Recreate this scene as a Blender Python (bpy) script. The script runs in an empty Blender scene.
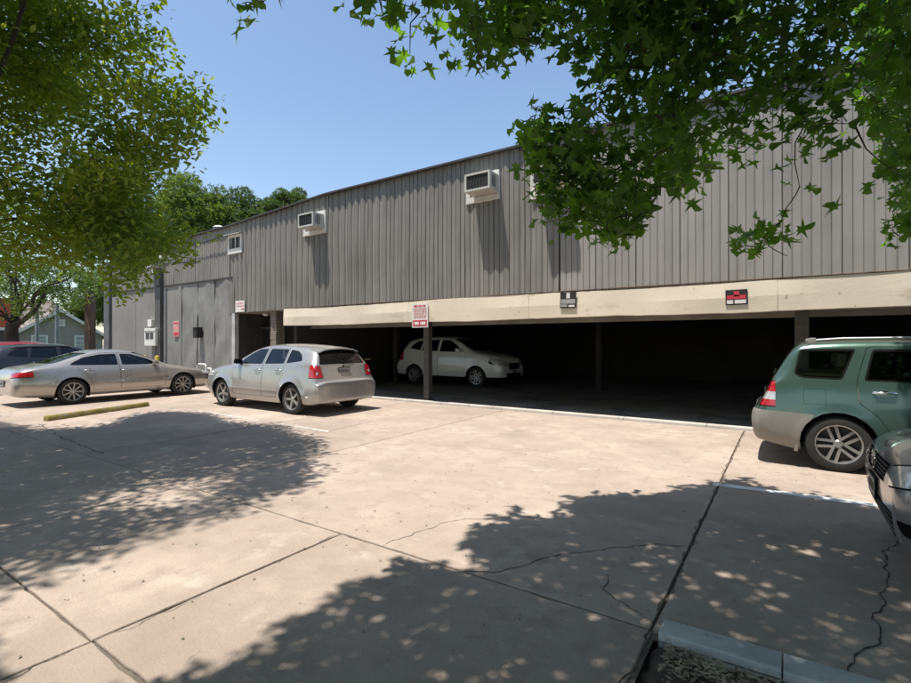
import bpy, bmesh, math, random
import numpy as np
from mathutils import Vector, Matrix
from mathutils.bvhtree import BVHTree

R = math.radians
scene = bpy.context.scene
COL = scene.collection

# ------------------------------------------------------------------ camera
EYE = 1.55
YAW = R(33.865)
cam_data = bpy.data.cameras.new('camera')
cam_data.sensor_width = 36.0
cam_data.lens = 491.0 / 911.0 * 36.0
cam_data.clip_start = 0.05
cam_data.clip_end = 2000.0
camera = bpy.data.objects.new('camera', cam_data)
COL.objects.link(camera)
camera.location = (0, 0, EYE)
camera.rotation_euler = (R(90.175), 0, YAW)
scene.camera = camera

# ------------------------------------------------------------------ light
LIGHT = Vector((0.26, 0.50, -1.96)).normalized()      # direction the sunlight travels
SUN_ELEV = math.asin(-LIGHT.z)
SUN_AZ = math.atan2(-LIGHT.x, -LIGHT.y)              # clockwise from +Y
world = bpy.data.worlds.new('World')
scene.world = world
world.use_nodes = True
wn = world.node_tree.nodes
wn.clear()
w_out = wn.new('ShaderNodeOutputWorld')
w_bg = wn.new('ShaderNodeBackground')
w_sky = wn.new('ShaderNodeTexSky')
w_sky.sky_type = 'NISHITA'
w_sky.sun_disc = False
w_sky.sun_elevation = SUN_ELEV
w_sky.sun_rotation = SUN_AZ
w_sky.altitude = 150
w_sky.air_density = 1.15
w_sky.dust_density = 0.6
w_sky.ozone_density = 0.7
w_bg.inputs['Strength'].default_value = 0.13
world.node_tree.links.new(w_sky.outputs[0], w_bg.inputs['Color'])
world.node_tree.links.new(w_bg.outputs[0], w_out.inputs['Surface'])

sun_data = bpy.data.lights.new('sun', 'SUN')
sun_data.energy = 5.0
sun_data.angle = R(0.55)
sun_data.color = (1.0, 0.955, 0.88)
sun = bpy.data.objects.new('sun', sun_data)
COL.objects.link(sun)
sun.location = (-10, -15, 60)
sun.rotation_euler = LIGHT.to_track_quat('-Z', 'Y').to_euler()

scene.view_settings.view_transform = 'Standard'
scene.view_settings.look = 'None'
scene.view_settings.exposure = 0.56
scene.view_settings.gamma = 1.0
scene.view_settings.use_curve_mapping = False
scene.render.engine = 'CYCLES'
scene.cycles.max_bounces = 8
scene.cycles.transparent_max_bounces = 12

# ------------------------------------------------------------------ helpers
def tag(o, label=None, cat=None, group=None, kind=None):
    if label: o['label'] = label
    if cat: o['category'] = cat
    if group: o['group'] = group
    if kind: o['kind'] = kind
    return o

def link(name, me, mat=None, parent=None, loc=None, rot=None):
    o = bpy.data.objects.new(name, me)
    COL.objects.link(o)
    if mat is not None and me is not None and not me.materials:
        me.materials.append(mat)
    if parent is not None: o.parent = parent
    if loc is not None: o.location = loc
    if rot is not None: o.rotation_euler = rot
    return o

def empty(name, loc=(0, 0, 0), rz=0.0):
    o = bpy.data.objects.new(name, None)
    COL.objects.link(o)
    o.empty_display_size = 0.3
    o.location = loc
    o.rotation_euler = (0, 0, rz)
    return o

def shade(me, ang=None):
    for p in me.polygons: p.use_smooth = True
    if ang is not None:
        me.set_sharp_from_angle(angle=R(ang))
    return me

class MB:
    """collects simple shapes and links them as one mesh object"""
    def __init__(s): s.v = []; s.f = []
    def quad(s, *p):
        b = len(s.v); s.v += [tuple(q) for q in p]; s.f.append(tuple(range(b, b + len(p)))); return s
    def hexa(s, p):
        b = len(s.v); s.v += [tuple(q) for q in p]
        for f in ((0, 3, 2, 1), (4, 5, 6, 7), (0, 1, 5, 4), (1, 2, 6, 5), (2, 3, 7, 6), (3, 0, 4, 7)):
            s.f.append(tuple(b + i for i in f))
        return s
    def box(s, x0, x1, y0, y1, z0, z1):
        return s.hexa([(x0, y0, z0), (x1, y0, z0), (x1, y1, z0), (x0, y1, z0),
                       (x0, y0, z1), (x1, y0, z1), (x1, y1, z1), (x0, y1, z1)])
    def tube(s, pts, rad, n=8, cap=True):
        pts = [Vector(p) for p in pts]
        if not hasattr(rad, '__len__'): rad = [rad] * len(pts)
        b = len(s.v)
        for i, p in enumerate(pts):
            d = (pts[min(i + 1, len(pts) - 1)] - pts[max(i - 1, 0)])
            if d.length < 1e-6: d = Vector((0, 0, 1))
            d.normalize()
            a = Vector((0, 0, 1)) if abs(d.z) < 0.9 else Vector((1, 0, 0))
            u = d.cross(a).normalized(); w = d.cross(u)
            for k in range(n):
                t = 2 * math.pi * k / n
                s.v.append(tuple(p + (u * math.cos(t) + w * math.sin(t)) * rad[i]))
        for i in range(len(pts) - 1):
            for k in range(n):
                a0 = b + i * n + k; a1 = b + i * n + (k + 1) % n
                s.f.append((a0, a0 + n, a1 + n, a1))
        if cap:
            s.f.append(tuple(b + k for k in range(n)))
            s.f.append(tuple(b + (len(pts) - 1) * n + k for k in reversed(range(n))))
        return s
    def lathe(s, prof, n=24, axis='y', cx=0, cy=0, cz=0):
        b = len(s.v); m = len(prof)
        for k in range(n):
            t = 2 * math.pi * k / n
            for (h, r) in prof:
                if axis == 'y': s.v.append((cx + r * math.cos(t), cy + h, cz + r * math.sin(t)))
                elif axis == 'x': s.v.append((cx + h, cy + r * math.cos(t), cz + r * math.sin(t)))
                else: s.v.append((cx + r * math.cos(t), cy + r * math.sin(t), cz + h))
        for k in range(n):
            for j in range(m - 1):
                a = b + k * m + j; c = b + ((k + 1) % n) * m + j
                s.f.append((a, c, c + 1, a + 1))
        return s
    def prism(s, poly, fn0, fn1):
        """extrude a 2D outline: fn0/fn1 map a 2D point to the two ends"""
        b = len(s.v); n = len(poly)
        s.v += [tuple(fn0(p)) for p in poly] + [tuple(fn1(p)) for p in poly]
        s.f.append(tuple(b + i for i in range(n)))
        s.f.append(tuple(b + n + i for i in reversed(range(n))))
        for i in range(n):
            j = (i + 1) % n
            s.f.append((b + i, b + n + i, b + n + j, b + j))
        return s
    def mesh(s, name, mat=None, smooth=None, bevel=0.0, fix=True):
        me = bpy.data.meshes.new(name)
        me.from_pydata(s.v, [], s.f)
        me.validate()
        if bevel or fix:
            bm = bmesh.new(); bm.from_mesh(me)
            if fix: bmesh.ops.recalc_face_normals(bm, faces=bm.faces)
            if bevel:
                es = [e for e in bm.edges if len(e.link_faces) == 2 and e.calc_face_angle(0) > 0.6]
                bmesh.ops.bevel(bm, geom=es, offset=bevel, segments=2, profile=0.6, affect='EDGES', clamp_overlap=True)
            bm.to_mesh(me); bm.free()
        if mat is not None: me.materials.append(mat)
        if smooth is not None: shade(me, smooth)
        return me
    def build(s, name, mat, parent=None, smooth=None, bevel=0.0, loc=None, rot=None, fix=True):
        return link(name, s.mesh(name, mat, smooth, bevel, fix), None, parent, loc, rot)

def copy_tree(o, parent=None):
    c = o.copy(); COL.objects.link(c); c.parent = parent
    for ch in o.children: copy_tree(ch, c)
    return c

# ---- materials
MATS = {}
def nodes_of(m): return m.node_tree.nodes, m.node_tree.links
def principled(name, col, rough=0.6, metal=0.0, spec=0.5, coat=0.0, noise=None, bump=None, coords='Object', rvar=None, stains=None, objvar=0):
    """noise=(scale, amount[, dark colour]); bump=(scale, strength); stains=(scale, colour, lo, hi)"""
    m = bpy.data.materials.new(name); m.use_nodes = True
    n, l = nodes_of(m)
    b = n['Principled BSDF']
    b.inputs['Base Color'].default_value = (*col, 1)
    b.inputs['Roughness'].default_value = rough
    b.inputs['Metallic'].default_value = metal
    b.inputs['Specular IOR Level'].default_value = spec
    b.inputs['Coat Weight'].default_value = coat
    b.inputs['Coat Roughness'].default_value = 0.06
    tc = n.new('ShaderNodeTexCoord')
    last = None
    def nz(scale, detail=6, rgh=0.6, stretch=None):
        t = n.new('ShaderNodeTexNoise'); t.inputs['Scale'].default_value = scale
        t.inputs['Detail'].default_value = detail; t.inputs['Roughness'].default_value = rgh
        if stretch:
            mp = n.new('ShaderNodeMapping'); mp.inputs['Scale'].default_value = stretch
            l.new(tc.outputs[coords], mp.inputs[0]); l.new(mp.outputs[0], t.inputs['Vector'])
        else: l.new(tc.outputs[coords], t.inputs['Vector'])
        return t
    if noise:
        t = nz(noise[0], stretch=noise[3] if len(noise) > 3 else None)
        dark = noise[2] if len(noise) > 2 and noise[2] else tuple(c * (1 - noise[1]) for c in col)
        lite = tuple(min(1, c * (1 + noise[1] * 0.7)) for c in col)
        cr = n.new('ShaderNodeValToRGB')
        cr.color_ramp.elements[0].position = 0.3; cr.color_ramp.elements[1].position = 0.72
        cr.color_ramp.elements[0].color = (*dark, 1); cr.color_ramp.elements[1].color = (*lite, 1)
        l.new(t.outputs[0], cr.inputs[0]); last = cr.outputs[0]
    if stains:
        for st in (stains if isinstance(stains, list) else [stains]):
            t = nz(st[0], 8, 0.65, st[4] if len(st) > 4 else None)
            mr = n.new('ShaderNodeMapRange'); mr.inputs[1].default_value = st[2]; mr.inputs[2].default_value = st[3]
            l.new(t.outputs[0], mr.inputs[0])
            mx = n.new('ShaderNodeMix'); mx.data_type = 'RGBA'
            l.new(mr.outputs[0], mx.inputs[0])
            if last: l.new(last, mx.inputs[6])
            else: mx.inputs[6].default_value = (*col, 1)
            mx.inputs[7].default_value = (*st[1], 1)
            last = mx.outputs[2]
    if objvar:
        oi = n.new('ShaderNodeObjectInfo'); mr = n.new('ShaderNodeMapRange')
        mr.inputs[3].default_value = 1 - objvar; mr.inputs[4].default_value = 1 + objvar
        l.new(oi.outputs['Random'], mr.inputs[0])
        mx = n.new('ShaderNodeMix'); mx.data_type = 'RGBA'; mx.blend_type = 'MULTIPLY'; mx.inputs[0].default_value = 1
        l.new(last, mx.inputs[6]); l.new(mr.outputs[0], mx.inputs[7]); last = mx.outputs[2]
    if last: l.new(last, b.inputs['Base Color'])
    if rvar:
        t = nz(rvar[0], 5)
        mr = n.new('ShaderNodeMapRange'); mr.inputs[3].default_value = rough - rvar[1]; mr.inputs[4].default_value = rough + rvar[1]
        mr.inputs[1].default_value = 0.3; mr.inputs[2].default_value = 0.7
        l.new(t.outputs[0], mr.inputs[0]); l.new(mr.outputs[0], b.inputs['Roughness'])
    if bump:
        t = nz(bump[0], 8, 0.65, bump[2] if len(bump) > 2 else None)
        bp = n.new('ShaderNodeBump'); bp.inputs['Strength'].default_value = bump[1]; bp.inputs['Distance'].default_value = 0.02
        l.new(t.outputs[0], bp.inputs['Height']); l.new(bp.outputs[0], b.inputs['Normal'])
    MATS[name] = m
    return m

def glass(name, tint, gloss=1.0):
    m = bpy.data.materials.new(name); m.use_nodes = True
    n, l = nodes_of(m); n.clear()
    o = n.new('ShaderNodeOutputMaterial'); mx = n.new('ShaderNodeMixShader')
    tr = n.new('ShaderNodeBsdfTransparent'); tr.inputs[0].default_value = (*tint, 1)
    g = n.new('ShaderNodeBsdfGlossy'); g.inputs['Roughness'].default_value = 0.03
    g.inputs[0].default_value = (gloss, gloss, gloss, 1)
    fr = n.new('ShaderNodeFresnel'); fr.inputs[0].default_value = 1.55
    l.new(fr.outputs[0], mx.inputs[0]); l.new(tr.outputs[0], mx.inputs[1]); l.new(g.outputs[0], mx.inputs[2])
    l.new(mx.outputs[0], o.inputs[0])
    MATS[name] = m
    return m

def leafmat(name, c1, c2, trans, scale=0.9):
    m = bpy.data.materials.new(name); m.use_nodes = True
    n, l = nodes_of(m); n.clear()
    o = n.new('ShaderNodeOutputMaterial')
    geo = n.new('ShaderNodeNewGeometry')
    tc = n.new('ShaderNodeTexCoord')
    nz = n.new('ShaderNodeTexNoise'); nz.inputs['Scale'].default_value = scale; nz.inputs['Detail'].default_value = 3
    l.new(tc.outputs['Object'], nz.inputs['Vector'])
    ad = n.new('ShaderNodeMath'); ad.operation = 'MULTIPLY_ADD'; ad.inputs[1].default_value = 0.5; ad.inputs[2].default_value = -0.05
    l.new(geo.outputs['Random Per Island'], ad.inputs[0])
    a2 = n.new('ShaderNodeMath'); a2.operation = 'ADD'; l.new(ad.outputs[0], a2.inputs[0])
    mr = n.new('ShaderNodeMapRange'); mr.inputs[1].default_value = 0.35; mr.inputs[2].default_value = 0.68; mr.inputs[4].default_value = 0.55
    l.new(nz.outputs[0], mr.inputs[0]); l.new(mr.outputs[0], a2.inputs[1])
    cr = n.new('ShaderNodeValToRGB')
    cr.color_ramp.elements[0].color = (*c1, 1); cr.color_ramp.elements[1].color = (*c2, 1)
    l.new(a2.outputs[0], cr.inputs[0])
    d = n.new('ShaderNodeBsdfPrincipled'); d.inputs['Roughness'].default_value = 0.55; d.inputs['Specular IOR Level'].default_value = 0.3
    t = n.new('ShaderNodeBsdfTranslucent')
    tm = n.new('ShaderNodeMix'); tm.data_type = 'RGBA'; tm.blend_type = 'MULTIPLY'; tm.inputs[0].default_value = 1.0
    l.new(cr.outputs[0], tm.inputs[6]); tm.inputs[7].default_value = (*trans, 1)
    l.new(tm.outputs[2], t.inputs[0])
    l.new(cr.outputs[0], d.inputs['Base Color'])
    mx = n.new('ShaderNodeMixShader'); mx.inputs[0].default_value = 0.42
    l.new(d.outputs[0], mx.inputs[1]); l.new(t.outputs[0], mx.inputs[2]); l.new(mx.outputs[0], o.inputs[0])
    MATS[name] = m
    return m

M_CONC = principled('lot_concrete', (0.39, 0.315, 0.258), 0.9, spec=0.25, noise=(0.9, 0.24), bump=(38, 0.5),
    stains=[(150.0, (0.275, 0.215, 0.175), 0.52, 0.66), (0.35, (0.255, 0.208, 0.165), 0.52, 0.72), (5.0, (0.315, 0.25, 0.205), 0.50, 0.64), (2.6, (0.42, 0.36, 0.295), 0.58, 0.70), (1.1, (0.26, 0.215, 0.17), 0.58, 0.72), (9.0, (0.22, 0.18, 0.145), 0.63, 0.74), (60.0, (0.18, 0.15, 0.12), 0.64, 0.71), (3.4, (0.16, 0.13, 0.105), 0.68, 0.76), (16.0, (0.13, 0.11, 0.09), 0.71, 0.75)], objvar=0.045)
M_JOINT = principled('joint_filler', (0.15, 0.125, 0.10), 0.95, noise=(4, 0.4))
M_CRACK = principled('crack_dirt', (0.060, 0.050, 0.042), 0.95, noise=(30, 0.5))
M_GROUND = principled('street_ground', (0.20, 0.185, 0.165), 0.95, noise=(0.3, 0.3), bump=(8, 0.3))
M_GRASS = principled('lawn_green', (0.07, 0.10, 0.03), 0.95, noise=(1.2, 0.5), bump=(20, 0.8))
M_SOIL = principled('bed_soil', (0.085, 0.066, 0.05), 0.98, noise=(6, 0.5), bump=(30, 1.0))
M_PAINT = principled('worn_stripe_paint', (0.50, 0.485, 0.455), 0.85, noise=(3, 0.2), stains=[(7.0, (0.36, 0.31, 0.26), 0.47, 0.56), (25, (0.34, 0.29, 0.24), 0.55, 0.6)])
M_PAINTW = principled('white_stripe_paint', (0.66, 0.66, 0.65), 0.8, noise=(3, 0.15), stains=(8.0, (0.42, 0.37, 0.31), 0.56, 0.64))
M_KERB = principled('kerb_concrete', (0.46, 0.46, 0.45), 0.9, noise=(3, 0.25), bump=(40, 0.35), stains=(6, (0.25, 0.23, 0.2), 0.58, 0.70))
M_YELLOW = principled('worn_yellow_paint', (0.24, 0.19, 0.05), 0.85, noise=(5, 0.3), stains=(9, (0.26, 0.23, 0.19), 0.55, 0.62), bump=(30, 0.4))  # one dull olive-yellow tone for both wheel stop halves
M_SIDING = principled('grey_metal_siding', (0.222, 0.208, 0.188), 0.58, spec=0.35,
    noise=(0.8, 0.13), stains=[(1.3, (0.165, 0.153, 0.136), 0.52, 0.70, (3.0, 3.0, 0.35)), (7, (0.28, 0.268, 0.245), 0.66, 0.74, (2, 2, 0.6)), (2.2, (0.17, 0.125, 0.09), 0.70, 0.80, (2.5, 2.5, 0.25))], bump=(2.5, 0.35, (2, 2, 0.5)), objvar=0.06)
M_SIDING2 = principled('brightened_metal_siding', (0.295, 0.28, 0.258), 0.6, spec=0.35,  # flatter sheets right of the seam; brighter light is put into their colour
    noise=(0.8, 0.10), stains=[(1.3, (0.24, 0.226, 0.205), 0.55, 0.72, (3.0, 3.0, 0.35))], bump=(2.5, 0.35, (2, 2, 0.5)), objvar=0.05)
M_PLY = principled('grey_painted_plywood', (0.215, 0.212, 0.20), 0.75, spec=0.25,
    noise=(1.2, 0.2), stains=[(2.2, (0.15, 0.148, 0.14), 0.52, 0.68, (1.4, 1.4, 0.6)), (5.0, (0.30, 0.30, 0.285), 0.62, 0.72, (1, 1, 0.35))], bump=(4, 0.7, (2, 2, 0.7)))
M_SMOOTHWALL = principled('grey_smooth_wall', (0.225, 0.22, 0.205), 0.8, spec=0.2, noise=(0.7, 0.2), bump=(12, 0.25), stains=(2.0, (0.17, 0.165, 0.15), 0.55, 0.7, (1, 1, 0.4)))
M_FASCIA = principled('cream_stucco', (0.68, 0.595, 0.48), 0.9, spec=0.2, noise=(1.1, 0.10), bump=(22, 0.15),
    stains=[(1.6, (0.44, 0.34, 0.23), 0.60, 0.74, (0.7, 1, 2.0)), (8, (0.33, 0.29, 0.24), 0.66, 0.72)])
M_SOFFIT = principled('soffit_paint', (0.22, 0.20, 0.17), 0.9, noise=(1.5, 0.3))
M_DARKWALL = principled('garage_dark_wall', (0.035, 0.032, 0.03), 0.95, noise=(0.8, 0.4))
M_GFLOOR = principled('garage_floor_concrete', (0.23, 0.205, 0.175), 0.85, noise=(0.8, 0.35), bump=(20, 0.2), stains=(1.2, (0.07, 0.065, 0.06), 0.52, 0.7))
M_COPING = principled('coping_metal', (0.055, 0.053, 0.05), 0.6, metal=0.2, noise=(2, 0.3))
M_ROOF = principled('roof_membrane', (0.25, 0.24, 0.22), 0.9, noise=(1, 0.3))
M_WHITE = principled('white_metal', (0.66, 0.65, 0.61), 0.55, noise=(4, 0.14), stains=(5, (0.42, 0.37, 0.29), 0.60, 0.74))
M_ACBODY = principled('aircon_cabinet', (0.50, 0.485, 0.44), 0.5, noise=(5, 0.18), stains=(6, (0.34, 0.29, 0.22), 0.58, 0.72))
M_BLACK = principled('matt_black', (0.012, 0.012, 0.012), 0.7)
M_DGREY = principled('dark_grey_steel', (0.055, 0.052, 0.05), 0.6, noise=(5, 0.3))
M_POST = principled('painted_post', (0.075, 0.068, 0.062), 0.6, noise=(4, 0.35), stains=(9, (0.16, 0.10, 0.06), 0.62, 0.7))
M_GALV = principled('galvanised_pipe', (0.38, 0.38, 0.38), 0.45, metal=0.6, noise=(7, 0.2))
M_RED = principled('sign_red', (0.50, 0.035, 0.06), 0.5, noise=(9, 0.15))
M_SIGNW = principled('sign_white', (0.68, 0.64, 0.62), 0.5, noise=(9, 0.08))
M_PINK = principled('sign_faded_red', (0.62, 0.30, 0.29), 0.6, noise=(12, 0.2))
M_SIGNGREY = principled('sign_grey', (0.30, 0.30, 0.29), 0.6, noise=(12, 0.2))
M_BARK = principled('tree_bark', (0.055, 0.043, 0.034), 0.95, noise=(6, 0.45, None, (1, 1, 0.25)), bump=(14, 1.0, (1, 1, 0.2)))
M_BRICK = principled('column_masonry', (0.20, 0.17, 0.145), 0.9, noise=(3, 0.3), bump=(20, 0.5))
M_WOOD = principled('post_brown_wood', (0.13, 0.085, 0.06), 0.85, noise=(6, 0.35, None, (1, 1, 0.15)))
# cars
M_TYRE = principled('tyre_rubber', (0.022, 0.021, 0.02), 0.85, noise=(12, 0.3), bump=(60, 0.2))
M_ALLOY = principled('alloy_rim', (0.42, 0.41, 0.40), 0.35, metal=0.8, noise=(9, 0.2))
M_TRIM = principled('black_trim', (0.008, 0.008, 0.009), 0.7, spec=0.05)
M_LINER = principled('cabin_dark', (0.02, 0.02, 0.021), 0.9)
M_SEAT = principled('seat_fabric', (0.09, 0.085, 0.08), 0.9, noise=(20, 0.2))
M_SEATB = principled('seat_beige', (0.36, 0.31, 0.22), 0.9, noise=(20, 0.2))
M_CHROME = principled('chrome', (0.72, 0.72, 0.72), 0.12, metal=1.0)
M_TAIL = principled('tail_lamp_red', (0.40, 0.012, 0.018), 0.15, coat=1.0, noise=(28, 0.35))
M_LAMPW = principled('lamp_clear', (0.62, 0.62, 0.62), 0.12, metal=0.3, coat=1.0, noise=(22, 0.3))
M_GLASS = glass('car_glass', (0.30, 0.34, 0.32))
M_GLASSD = glass('car_glass_dark', (0.10, 0.11, 0.11))
M_GLASSW = glass('car_glass_light', (0.55, 0.60, 0.57))
M_HOUSEGLASS = glass('house_glass', (0.25, 0.28, 0.30))
def paint(name, col, metal=0.6, rough=0.24, dirt=0.10):
    d = tuple(c * 0.65 + 0.06 for c in col)
    return principled(name, col, rough, metal, coat=0.7, rvar=(2.0, 0.04), stains=(2.2, d, 0.55, 1.05))
M_SILVER = paint('silver_paint', (0.37, 0.36, 0.345), 0.5, 0.28)
M_CHAMP = paint('champagne_grey_paint', (0.40, 0.37, 0.335), 0.6)
M_GREEN = paint('green_paint', (0.072, 0.125, 0.104), 0.5)
M_CLAD = principled('grey_beige_cladding', (0.235, 0.222, 0.20), 0.5, metal=0.3, noise=(300, 0.1), stains=(3, (0.2, 0.18, 0.15), 0.55, 0.8))
M_GREYCAR = paint('slate_grey_paint', (0.20, 0.21, 0.23), 0.45)
M_WHITECAR = paint('white_paint', (0.72, 0.72, 0.69), 0.0)
M_NAVY = paint('black_paint', (0.014, 0.014, 0.015), 0.1)
M_REDCAR = paint('red_paint', (0.24, 0.015, 0.028), 0.2)

# ------------------------------------------------------------------ ground
rng = random.Random(4)
g = MB().quad((-400, -400, -.10), (400, -400, -.10), (400, 400, -.10), (-400, 400, -.10)).build('ground', M_GROUND); tag(g, kind='structure')
lot = MB().quad((-34, -14, -.02), (-.58, -14, -.02), (-.58, 10.06, -.02), (-34, 10.06, -.02)).quad((-.58, 2.74, -.02), (12, 2.74, -.02), (12, 10.06, -.02), (-.58, 10.06, -.02)).build('parking_lot', M_JOINT)
tag(lot, kind='structure')
ROWS = [(2.80, 10.05, [-34, -29, -24.2, -19.6, -14.6, -11.2, -8.2, -5.35, -0.6, 3.2, 7.4, 12]),
        (1.07, 2.80, [-34, -29, -24, -19, -14.5, -11.6, -7.9, -5.4, -3.0, -0.6]),
        (-4, 1.07, [-34, -29, -24, -19, -14.5, -11.6, -7.9, -5.4, -3.0, -0.6]),
        (-14, -4, [-34, -26, -19, -12, -6, -0.6])]
def slab(x0, x1, y0, y1, gap):
    """concrete bay with worn, slightly wandering edges"""
    m = MB(); r = random.Random(int(x0 * 31 + y0 * 17))
    def edge(a, b, nrm, n):
        out = []
        for k in range(n):
            t = k / n
            j = gap + abs(r.gauss(0, .0035)) + (r.random() < .06) * r.uniform(.004, .015)
            out.append((a[0] + (b[0] - a[0]) * t + nrm[0] * j, a[1] + (b[1] - a[1]) * t + nrm[1] * j))
        return out
    nx = max(4, int((x1 - x0) / .12)); ny = max(4, int((y1 - y0) / .12))
    o = edge((x0, y0), (x1, y0), (0, 1), nx) + edge((x1, y0), (x1, y1), (-1, 0), ny) + edge((x1, y1), (x0, y1), (0, -1), nx) + edge((x0, y1), (x0, y0), (1, 0), ny)
    cx = (x0 + x1) / 2; cy = (y0 + y1) / 2; n = len(o)
    tz = r.uniform(-.0015, .0015)
    top = [(p[0] + max(-.003, min(.003, cx - p[0])), p[1] + max(-.003, min(.003, cy - p[1])), tz) for p in o]; low = [(p[0], p[1], -.055) for p in o]
    mid = [(p[0], p[1], tz - .006) for p in o]
    m.v = top + mid + low; m.f = [tuple(range(n))]
    for k in range(n):
        j = (k + 1) % n
        m.f.append((k, n + k, n + j, j)); m.f.append((n + k, 2 * n + k, 2 * n + j, n + j))
    return m
for y0, y1, xs in ROWS:
    for x0, x1 in zip(xs[:-1], xs[1:]):
        slab(x0, x1, y0, y1, .0045 if x1 < -1 or y0 > 2 and x0 > -.7 else .009).build('concrete_slab', M_CONC, lot)

def crack(pts, w, seed, z=.004):
    r = random.Random(seed); P = []
    for a, b in zip(pts[:-1], pts[1:]):
        d = math.hypot(b[0] - a[0], b[1] - a[1]); n = max(2, int(d / .035))
        for k in range(n):
            t = k / n; P.append([a[0] + (b[0] - a[0]) * t, a[1] + (b[1] - a[1]) * t])
    P.append(list(pts[-1]))
    jx = jy = 0
    for p in P[1:-1]:
        jx = jx * .8 + r.gauss(0, .010); jy = jy * .8 + r.gauss(0, .010)
        p[0] += jx; p[1] += jy
    m = MB()
    L_ = []
    for i, p in enumerate(P):
        q0 = P[max(0, i - 1)]; q1 = P[min(len(P) - 1, i + 1)]
        dx, dy = q1[0] - q0[0], q1[1] - q0[1]; l = math.hypot(dx, dy) or 1
        h = .72 * w * r.uniform(.3, 1.0) * (1 if 0 < i < len(P) - 1 else .1)
        L_.append(((p[0] - dy / l * h, p[1] + dx / l * h, z), (p[0] + dy / l * h, p[1] - dx / l * h, z)))
    for a, b in zip(L_[:-1], L_[1:]): m.quad(a[1], b[1], b[0], a[0])
    return m.build('crack', M_CRACK, lot, fix=False)
crack([(-1.83, 2.78), (-1.58, 2.95), (-1.38, 3.44), (-1.1, 3.72), (-.86, 3.96), (-.62, 4.12)], .008, 1)
crack([(.82, 5.4), (.70, 5.01), (.60, 4.6), (.62, 4.35), (.53, 4.14), (.50, 3.86), (.39, 3.57), (.38, 3.3), (.25, 3.12), (.22, 2.92)], .009, 2)
crack([(-2.56, 2.80), (-2.53, 3.03), (-2.39, 3.55), (-2.07, 3.94), (-1.6, 4.1)], .005, 3)
crack([(-6.97, 9.9), (-6.85, 8.0), (-6.64, 5.29), (-6.5, 4.4)], .006, 4)
crack([(-3.01, 2.75), (-2.97, .7), (-2.95, -.4)], .004, 5)
crack([(-11.84, 3.37), (-10.0, 3.1), (-7.94, 2.95)], .013, 6)
crack([(-7.94, 3.0), (-8.1, 4.4), (-8.3, 6.2)], .008, 7)
crack([(-1.0, 3.3), (-.95, 3.05), (-.75, 2.9), (-.62, 2.87)], .006, 8)
crack([(-4.5, 6.0), (-3.4, 6.3), (-2.4, 6.1)], .003, 9)
crack([(-.58, 10.0), (-.6, 6.4), (-.6, 3.0)], .006, 10)
crack([(-.6, 2.9), (-.6, .6)], .010, 11)

# small debris on the concrete (uncountable specks)
m = MB(); r = random.Random(8)
for k in range(1500):
    x = r.uniform(-13, 3); y = r.uniform(.6, 9.9)
    if x > -.6 and y < 2.95: continue
    s = r.uniform(.004, .013); a = r.uniform(0, 6.28)
    p = [(x + s * r.uniform(.5, 1.2) * math.cos(a + q), y + s * r.uniform(.5, 1.2) * math.sin(a + q), .004 + .004 * r.random()) for q in (0, 1.6, 3.1, 4.7)]
    c = (x, y, .004 + s * .7)
    for q in range(4): m.quad(p[q], p[(q + 1) % 4], c)
tag(m.build('ground_debris', principled('debris', (0.25, 0.21, 0.16), .95, noise=(3, .6)), fix=False), 'scattered grit and leaf bits on the concrete lot', 'debris', kind='stuff')

def stripe(name, pts, w, z=.004, seed=0, mat=None):
    mat = mat or M_PAINT
    r = random.Random(seed); m = MB(); A = []
    n = 40
    for k in range(n + 1):
        t = k / n; x = pts[0][0] + (pts[1][0] - pts[0][0]) * t; y = pts[0][1] + (pts[1][1] - pts[0][1]) * t
        A.append(((x, y - w / 2 + r.gauss(0, .004), z), (x, y + w / 2 + r.gauss(0, .004), z)))
    for a, b in zip(A[:-1], A[1:]): m.quad(a[0], b[0], b[1], a[1])
    o = m.build(name, mat, fix=False); tag(o, kind='structure'); return o
stripe('parking_stripe', ((-11.1, 6.03), (-8.75, 5.97)), .10, seed=1)
stripe('parking_stripe', ((-8.0, 5.94), (-6.6, 5.88)), .10, seed=2)
stripe('parking_stripe', ((-.66, 6.06), (4.5, 6.34)), .13, seed=3, mat=M_PAINTW)

# wheel stop, painted yellow, in two pieces end to end
def wheel_stop(L, mat):
    pr = [(-.075, 0), (.075, 0), (.068, .06), (.045, .105), (-.045, .105), (-.068, .06)]
    m = MB().prism(pr, lambda p: (p[0], -L / 2, p[1]), lambda p: (p[0], L / 2, p[1]))
    return m
for (ax, ay, bx, by), lab in (((-12.16, 3.55, -12.62, 4.78), 'worn yellow concrete wheel stop, half farther from the grey wall'), ((-12.63, 4.82, -13.0, 5.80), 'yellow concrete wheel stop, brighter half nearer the grey wall')):
    L_ = math.hypot(bx - ax, by - ay)
    o = wheel_stop(L_ - .02, M_YELLOW).build('wheel_stop', M_YELLOW, None, bevel=.012, smooth=40, loc=((ax + bx) / 2, (ay + by) / 2, .003), rot=(0, 0, math.atan2(-(bx - ax), by - ay)))
    tag(o, lab, 'wheel stop', 'yellow wheel stops')

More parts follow.
